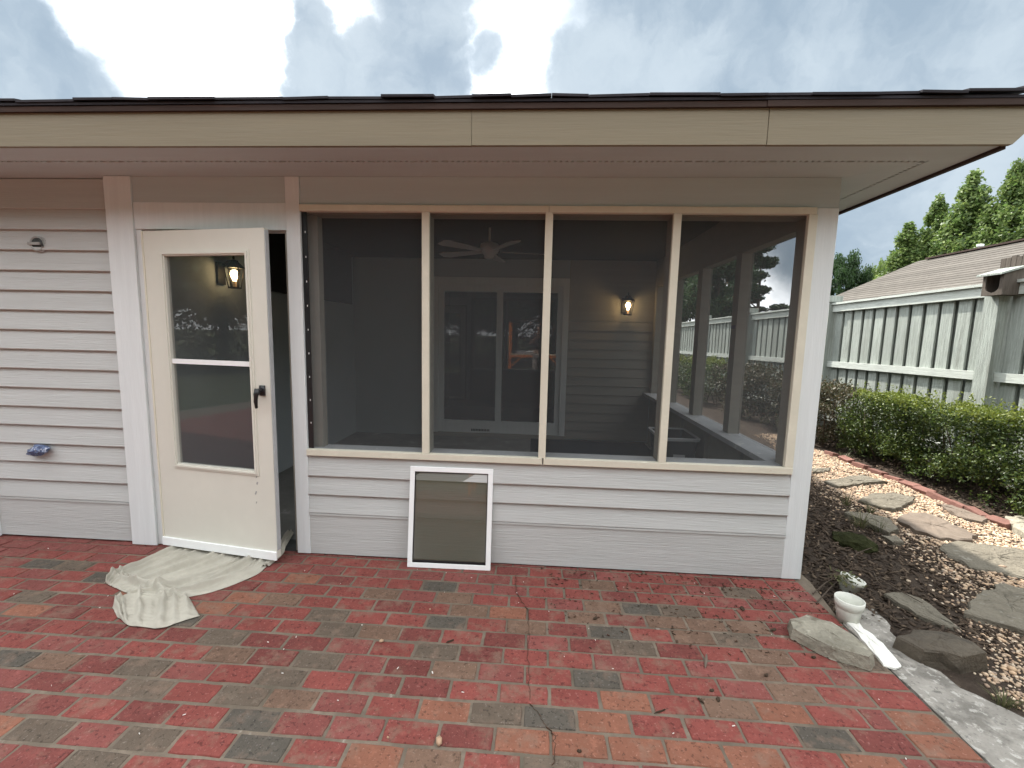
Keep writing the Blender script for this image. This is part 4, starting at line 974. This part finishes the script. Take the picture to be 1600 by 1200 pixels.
# ================================================================== PLANTS
def hedge_obj(name, x0, x1, y0, y1, z0, z1, n, m, label, size=.017, cat='hedge', lump=.11):
    c = Vector(((x0 + x1) / 2, (y0 + y1) / 2, 0)); E_ = empty(name, c, label, cat)
    P = np.column_stack([RNG.uniform(-1, 1, n * 4), RNG.uniform(-1, 1, n * 4), RNG.uniform(0, 1, n * 4)])
    hx, hy = (x1 - x0) / 2, (y1 - y0) / 2
    W_ = np.column_stack([P[:, 0] * hx, P[:, 1] * hy, z0 + P[:, 2] * (z1 - z0)])
    lum = np.array([fbm(a, b, c2, 3.2) for a, b, c2 in W_ + np.array([c.x, c.y, 0])])
    edge = np.minimum(np.minimum(hx - np.abs(W_[:, 0]), hy - np.abs(W_[:, 1])), z1 - W_[:, 2])
    under = W_[:, 2] - z0
    keep = (edge > lump * (.45 - lum * 1.1)) & (edge < .30) & ((under > .18 * (.6 - lum)) | (RNG.random(len(W_)) < .12)) & (RNG.random(len(W_)) < np.clip(.55 + lum * 1.2, .12, 1))
    Q = W_[keep][:n]
    out_ = Q.copy(); out_[:, 0] /= hx; out_[:, 1] /= hy * 2.0; out_[:, 2] = (Q[:, 2] - z0) / (z1 - z0) - .3
    # sprigs standing above the trimmed top
    for _ in range(int((y1 - y0) * 42)):
        sx_, sy_ = random.uniform(-hx * .85, hx * .85), random.uniform(-hy, hy); h_ = random.uniform(.03, .12)
        k = int(h_ / .008); Q = np.vstack([Q, np.column_stack([RNG.normal(sx_, .010, k), RNG.normal(sy_, .010, k), np.linspace(z1 - .08, z1 + h_ - .03, k)])])
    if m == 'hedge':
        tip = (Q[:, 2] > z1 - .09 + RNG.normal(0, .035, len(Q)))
        v, f = leaf_arrays(Q[tip], size, .6); tag(npmesh('top_foliage', v, f, 'topleaf', E_), kind='stuff'); Q = Q[~tip]
    v, f = leaf_arrays(Q, size, .5); tag(npmesh('foliage', v, f, m, E_), kind='stuff')
    ns = int((y1 - y0) * 9)
    for i in range(ns):
        a = Vector((random.uniform(-hx * .4, hx * .4), -hy + (i + .5) * 2 * hy / ns, -.02)); b = a + Vector((random.uniform(-.3, .3) * hx * 2, random.uniform(-.15, .15), (z0 + z1) * .45)); e = b + Vector((random.uniform(-.1, .1), random.uniform(-.1, .1), z1 * .35))
        MB().tube([a, b, e], [.009, .006, .003], 5).build('stem', 'bark', E_)
    return E_
hedge_obj('hedge', 4.07, 4.76, .35, 3.25, .04, .87, 62000, 'hedge', 'clipped green boxwood hedge with brighter leaves on top in front of the fence', .0145)
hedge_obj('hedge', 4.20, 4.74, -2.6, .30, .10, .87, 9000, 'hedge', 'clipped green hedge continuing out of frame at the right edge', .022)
hedge_obj('shrub', 3.85, 4.72, 3.35, 4.75, .08, .84, 11000, 'shrub', 'bronze tinged loose shrub just behind the porch corner post', .020, 'shrub', .2)
hedge_obj('shrub', 3.7, 4.7, 5.0, 6.6, .05, .95, 9000, 'shrub', 'dark leggy shrub seen through the nearest side screen', .024, 'shrub', .25)
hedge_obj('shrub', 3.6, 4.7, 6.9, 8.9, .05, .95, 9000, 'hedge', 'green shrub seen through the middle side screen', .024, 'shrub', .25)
hedge_obj('shrub', 3.6, 4.7, 9.2, 11.6, .05, .90, 7000, 'shrub', 'farthest shrub along the fence seen through the last side screen', .028, 'shrub', .25)

hedge_obj('hedge', -17, 15, -14.6, -13.4, .0, 3.0, 26000, 'shrub', 'tall dark hedge added behind the photographer to hide sky in the glass', .10, 'hedge', .3)  # unseen hedge added to block bright sky reflections in the glass

hedge_obj('hedge', -17.5, -16.3, -13, -1.5, .0, 3.4, 9000, 'shrub', 'tall dark hedge added left of the patio to hide sky in the glass', .10, 'hedge', .3)  # added out of view, closes the sky gap reflected in the door pane

def tree_mesh(kind, h, r, n, leaf, m, seed):
    """returns (trunk mesh, crown mesh) at the origin"""
    rn = random.Random(seed); rg = np.random.default_rng(seed)
    tr = MB(); lean = rn.uniform(-.03, .03)
    tr.tube([(0, 0, -.2), (lean * h * .3, 0, h * .3), (lean * h * .6, 0, h * .6), (lean * h, 0, h * .95)], [h * .022, h * .016, h * .010, h * .002], 8)
    cl = []
    nl = {'cone': 170, 'round': 46, 'pine': 34}[kind]
    for i in range(nl):
        if kind == 'cone':
            t = rn.uniform(.03, 1.0) ** .9; prof = (1 - t) ** .62 * (.72 + .28 * sin(7 * t + seed) * rn.random()) * min(1, .6 + t * 2.2)
            a = rn.uniform(0, 2 * pi); rr = r * prof * rn.choice((rn.uniform(.3, .9), rn.uniform(.85, 1.28))); cz = h * (.05 + .95 * t) + rr * .25; cr = r * (.09 + .17 * (1 - t)) * rn.uniform(.7, 1.3); fl = 1.7
        elif kind == 'round':
            t = rn.random(); a = rn.uniform(0, 2 * pi); ph = math.acos(rn.uniform(-.75, 1)); q = rn.uniform(.5, 1.0)
            rr = r * sin(ph) * q; cz = h * .62 + cos(ph) * h * .36 * q; cr = r * rn.uniform(.18, .32); fl = .75
        else:
            t = rn.uniform(.3, 1); a = rn.uniform(0, 2 * pi); rr = r * (1.15 - t) * rn.uniform(.4, 1.2); cz = h * t; cr = r * rn.uniform(.16, .30); fl = .45
        cx, cy = rr * cos(a) + lean * cz, rr * sin(a)
        cl.append((cx, cy, cz, cr, fl))
        if i % 3 == 0:
            zb_ = max(.1 * h, cz - rr * (.5 if kind != 'cone' else 1.0)); tr.tube([(lean * zb_, 0, zb_), (cx * .5, cy * .5, (zb_ + cz) / 2 + .02 * h), (cx, cy, cz)], [h * .006, h * .004, h * .0015], 5)
    P = []
    tw = sum(c[3] ** 2 for c in cl)
    for cx, cy, cz, cr, fl in cl:
        k = int(n * cr ** 2 / tw); q = rg.normal(size=(k, 3)); q /= np.linalg.norm(q, axis=1, keepdims=True); q *= (rg.random(k) ** .45)[:, None]
        q += rg.normal(size=(k, 3)) * .12
        P.append(q * np.array([cr, cr, cr * fl]) + np.array([cx, cy, cz]))
    P = np.vstack(P); v, f = leaf_arrays(P, leaf, .4)
    a = tr.build('trunk', 'bark'); b = npmesh('crown', v, f, m)
    return a, b
TM = {}
def tree(kind_key, base, hscale, rscale, label, group='trees beyond the fence', rot=0.0):
    kind, h, r, n, leaf, m, seed = kind_key
    E_ = empty('tree', base, label, 'tree', group); E_.scale = (rscale, rscale, hscale); E_.rotation_euler = (0, 0, rot)
    if kind_key not in TM:
        a, b = tree_mesh(*kind_key); TM[kind_key] = (a.data, b.data); a.parent = E_; b.parent = E_
        tag(b, kind='stuff') if False else None
    else:
        for d, nm in zip(TM[kind_key], ('trunk', 'crown')):
            o = bpy.data.objects.new(nm, d); COL.objects.link(o); o.parent = E_
    return E_
POP = ('cone', 9.0, 2.0, 38000, .085, 'poplar', 11); POP2 = ('cone', 9.0, 2.0, 38000, .085, 'poplar', 29)
OAK = ('round', 6.0, 2.4, 20000, .10, 'oak', 5); LIM = ('round', 5.0, 2.6, 15000, .10, 'lime', 8); PIN = ('pine', 10.0, 2.6, 22000, .10, 'pine', 3)
def place(u, vtop, dist, key, wpx, label, rot=0.0, group='trees beyond the fence'):
    d = ray(u, vtop); k = dist / sqrt(d.x ** 2 + d.y ** 2); p = CAM + d * k; h = p.z + .3
    rpx = wpx / 2 * k / F_PX
    return tree(key, (p.x, p.y, -.1), h / key[1], rpx / key[2], label, group, rot)
place(1522, 284, 26, POP, 150, 'tall pointed yellow-green tree left of the two tallest behind the neighbour roof', .4)
place(1592, 270, 25, POP2, 150, 'tall pointed tree cut off by the right edge of the frame', 1.9)
place(1466, 322, 27, POP2, 120, 'slimmer pointed green tree with its tip below the tall ones', .2)
place(1420, 362, 26, POP, 125, 'short bushy pointed tree at the left end of the pointed row', 2.6)
place(1555, 335, 30, POP, 140, 'darker pointed tree filling the gap between the two tallest', 4.0)
place(1323, 398, 30, OAK, 62, 'deep green round tree just right of the porch corner post', 0)
place(1372, 414, 31, LIM, 66, 'light green low round tree over the neighbour roof hip', 1)
place(1400, 405, 33, LIM, 70, 'light green round tree at the foot of the pointed row', 3)
place(1195, 380, 20, PIN, 120, 'dark layered pine seen through the nearest side screen left of the sky gap', 0)
place(1262, 395, 26, PIN, 90, 'dark pine seen through the screen right of the sky gap', 2)
place(1128, 396, 22, OAK, 120, 'dark round tree seen through the middle side screen', 2)
place(1075, 405, 24, OAK, 120, 'dark round tree seen through the last side screen', 4)
place(1160, 420, 28, PIN, 110, 'far dark pine behind the middle side screen stud', 4)

# neighbour's house: hip roof with shingle courses
NB = empty('neighbour_house', (14, 8, 0), 'neighbour house with brown shingled hip roof rising behind the fence', 'house')
rx, rzz, ry1, ry0 = 14.0, 4.43, 14.6, -6.0
e_dx, ezz = 2.9, 2.48
def nbp(x, y, z): return (x - 14, y - 8, z)
cor = MB(); nc = 22
for i in range(nc):
    t0, t1 = i / nc, (i + 1) / nc
    xa, za = rx - e_dx * (1 - t0), ezz + (rzz - ezz) * t0; xb, zb2 = rx - e_dx * (1 - t1), ezz + (rzz - ezz) * t1
    ya, yb = ry1 + e_dx * (1 - t0), ry1 + e_dx * (1 - t1)
    MB().loft([[nbp(xa, ry0, za + .022), nbp(xb, ry0, zb2 + .006), nbp(xb, ry0, zb2 - .02), nbp(xa, ry0, za - .012)], [nbp(xa, ya, za + .022), nbp(xb, yb, zb2 + .006), nbp(xb, yb, zb2 - .02), nbp(xa, ya, za - .012)]]).build('shingle_course', 'roofnb', NB)
MB().add([nbp(rx, ry0, rzz), nbp(rx, ry1, rzz), nbp(rx + e_dx, ry1 + e_dx, ezz), nbp(rx + e_dx, ry0, ezz), nbp(rx - e_dx, ry1 + e_dx, ezz)], [(0, 1, 2, 3), (1, 4, 2)]).build('roof', 'roofnb', NB)
MB().bar(nbp(rx, ry0, rzz + .03), nbp(rx, ry1 - .4, rzz + .03), .22, .05).build('ridge_cap', 'brownboard', NB)
MB().box(-e_dx + .35, e_dx - .35, -14, 8 + e_dx + 1.3 - 3, -.1, 2.42).build('wall', 'nbwall', NB)
MB().box(-e_dx, -e_dx + .03, -14, 6.6 + e_dx, 2.30, 2.46).build('fascia', 'white', NB)
q = un(1531, 389, 'x', 14.3) 
MB().lathe([(.06, 0), (.06, .25), (.09, .26), (.09, .32), (.02, .34)], (q.x - 14, q.y - 8, rzz - .1), 12).build('roof_vent', 'vinyl', NB, True)

# ================================================================== what the glass reflects: photographer, scaffold, garden trees
def skin(name, chain, radii, edges, m, parent, sub=2):
    me = bpy.data.meshes.new(name); me.from_pydata([tuple(c) for c in chain], edges, []); o = bpy.data.objects.new(name, me); COL.objects.link(o); o.parent = parent
    o.modifiers.new('skin', 'SKIN')
    for i, r in enumerate(radii):
        r = r if isinstance(r, tuple) else (r, r); me.skin_vertices[0].data[i].radius = r; me.skin_vertices[0].data[i].use_root = i == 0
    s = o.modifiers.new('sub', 'SUBSURF'); s.levels = s.render_levels = sub
    me.materials.append(M[m]); return o
PN = empty('person', (.19, -3.02, 0), 'standing person in dark top and grey trousers taking the photo, reflected in the sliding glass', 'person')
Vb = [(0, 0, .95), (0, 0, 1.12), (0, 0, 1.34), (0, .0, 1.44), (0, .02, 1.50), (0, .03, 1.60), (0, .02, 1.70),
      (-.19, 0, 1.40), (-.24, .10, 1.18), (-.09, .33, 1.36), (-.06, .37, 1.40), (.19, 0, 1.40), (.24, .10, 1.18), (.09, .33, 1.36), (.06, .37, 1.40),
      (-.09, 0, .88), (-.11, .02, .50), (-.12, -.02, .09), (-.13, .13, .04), (.09, 0, .88), (.11, .02, .50), (.12, -.02, .09), (.13, .13, .04)]
Rb = [(.15, .11), (.14, .10), (.16, .11), (.09, .08), .055, (.075, .095), (.065, .08), .06, .045, .033, .036, .06, .045, .033, .036, .09, .06, .045, .04, .09, .06, .045, .04]
Eb = [(0, 1), (1, 2), (2, 3), (3, 4), (4, 5), (5, 6), (2, 7), (7, 8), (8, 9), (9, 10), (2, 11), (11, 12), (12, 13), (13, 14), (0, 15), (15, 16), (16, 17), (17, 18), (0, 19), (19, 20), (20, 21), (21, 22)]
skin('body', Vb, Rb, Eb, 'skin', PN)
skin('shirt', [Vb[i] for i in (0, 1, 2, 3, 7, 8, 11, 12)], [(.175, .13), (.165, .12), (.185, .13), (.09, .085), .078, .062, .078, .062], [(0, 1), (1, 2), (2, 3), (2, 4), (4, 5), (2, 6), (6, 7)], 'shirt', PN)
skin('trousers', [(0, 0, .95), (-.09, 0, .86), (-.11, .02, .50), (-.12, -.02, .12), (.09, 0, .86), (.11, .02, .50), (.12, -.02, .12)], [(.17, .125), .105, .08, .065, .105, .08, .065], [(0, 1), (1, 2), (2, 3), (0, 4), (4, 5), (5, 6)], 'khaki', PN)
hm = MB().lathe([(.085, 0), (.092, .04), (.085, .085), (.05, .115), (.005, .125)], (0, .0, 1.62), 16); hm.build('hair', 'hair', PN, True)
for s in (-1, 1):
    for k in range(4):
        b0 = Vector((s * .062, .385, 1.385 + .020 * k)); skin('finger', [b0, b0 + Vector((-s * .018, .018, .004)), b0 + Vector((-s * .034, .012, .006))], [.009, .0085, .0075], [(0, 1), (1, 2)], 'skin', PN, 1)
    b0 = Vector((s * .055, .36, 1.40)); skin('thumb', [b0, b0 + Vector((-s * .012, .0, .03)), b0 + Vector((-s * .02, .012, .05))], [.011, .010, .008], [(0, 1), (1, 2)], 'skin', PN, 1)
tag(MB().box(.12, .27, -2.632, -2.622, 1.40, 1.475).build('phone', 'black', bevel=.003), 'black phone held up in both hands by the photographer', 'phone')
SC = empty('scaffold', (.1, -4.6, 0), 'orange steel work scaffold with a plank deck, reflected in the sliding glass', 'scaffold')
for x in (-.82, .82):
    for y in (-.35, .35): MB().tube([(x, y, 0), (x, y, 1.8)], .028, 10).build('upright', 'orange', SC)
    lad = MB()
    for z in (.3, .6, .9, 1.2, 1.5, 1.75): lad.bar((x, -.35, z), (x, .35, z), .03, .03)
    lad.build('rungs', 'orange', SC)
for y in (-.35, .35):
    MB().bar((-.82, y, .76), (.82, y, .76), .03, .06).build('side_rail', 'orange', SC)
    MB().bar((-.80, y, .40), (-.45, y, .74), .03, .03).build('brace', 'orange', SC); MB().bar((.80, y, .40), (.45, y, .74), .03, .03).build('brace', 'orange', SC)
MB().box(-.80, .80, -.33, .33, .791, .82).build('deck', 'plank', SC)
tg = empty('paint_tray', (-.1, -4.6, .82), 'pale tray of painting gear on the scaffold deck, seen only in the glass', 'tray')
MB().loft([rring(.8, .4, .001), rring(.9, .46, .09), rring(.86, .42, .09), rring(.76, .36, .02)]).build('tray', 'tarp', tg)
MB().tube([(-.2, 0, .05), (.2, .05, .09)], .035, 10).build('roller', 'vinyl', tg)
for i, (x, y, k, hs_, rs, lb) in enumerate([(-12.5, -11, OAK, 1.3, 1.5, 'leftmost of the front row'), (-8, -12, OAK, 1.45, 1.6, 'second from left in the front row'), (-3.5, -11.5, OAK, 1.35, 1.5, 'third from left in the front row'), (1, -12, OAK, 1.45, 1.6, 'third from right in the front row'), (5.5, -11.5, OAK, 1.35, 1.5, 'second from right in the front row'), (10, -12, OAK, 1.4, 1.6, 'rightmost of the front row'), (-10, -16, OAK, 1.7, 1.9, 'leftmost of the back row'), (-5.5, -16, OAK, 1.75, 1.9, 'second of the back row'), (-1.2, -16, OAK, 1.7, 1.9, 'third of the back row'), (3.2, -16, OAK, 1.75, 1.9, 'fourth of the back row'), (7.8, -16, OAK, 1.7, 1.9, 'rightmost of the back row'), (-17, -9, OAK, 1.5, 1.6, 'first behind the side hedge'), (-18, -5, OAK, 1.5, 1.6, 'second behind the side hedge'), (-19, -13, OAK, 1.6, 1.8, 'at the hedge corner')]):
    tree(k, (x, y, -1.2), hs_, rs, 'round tree reflected in door glass, %s' % lb, 'garden trees behind the photographer', i * 1.3)
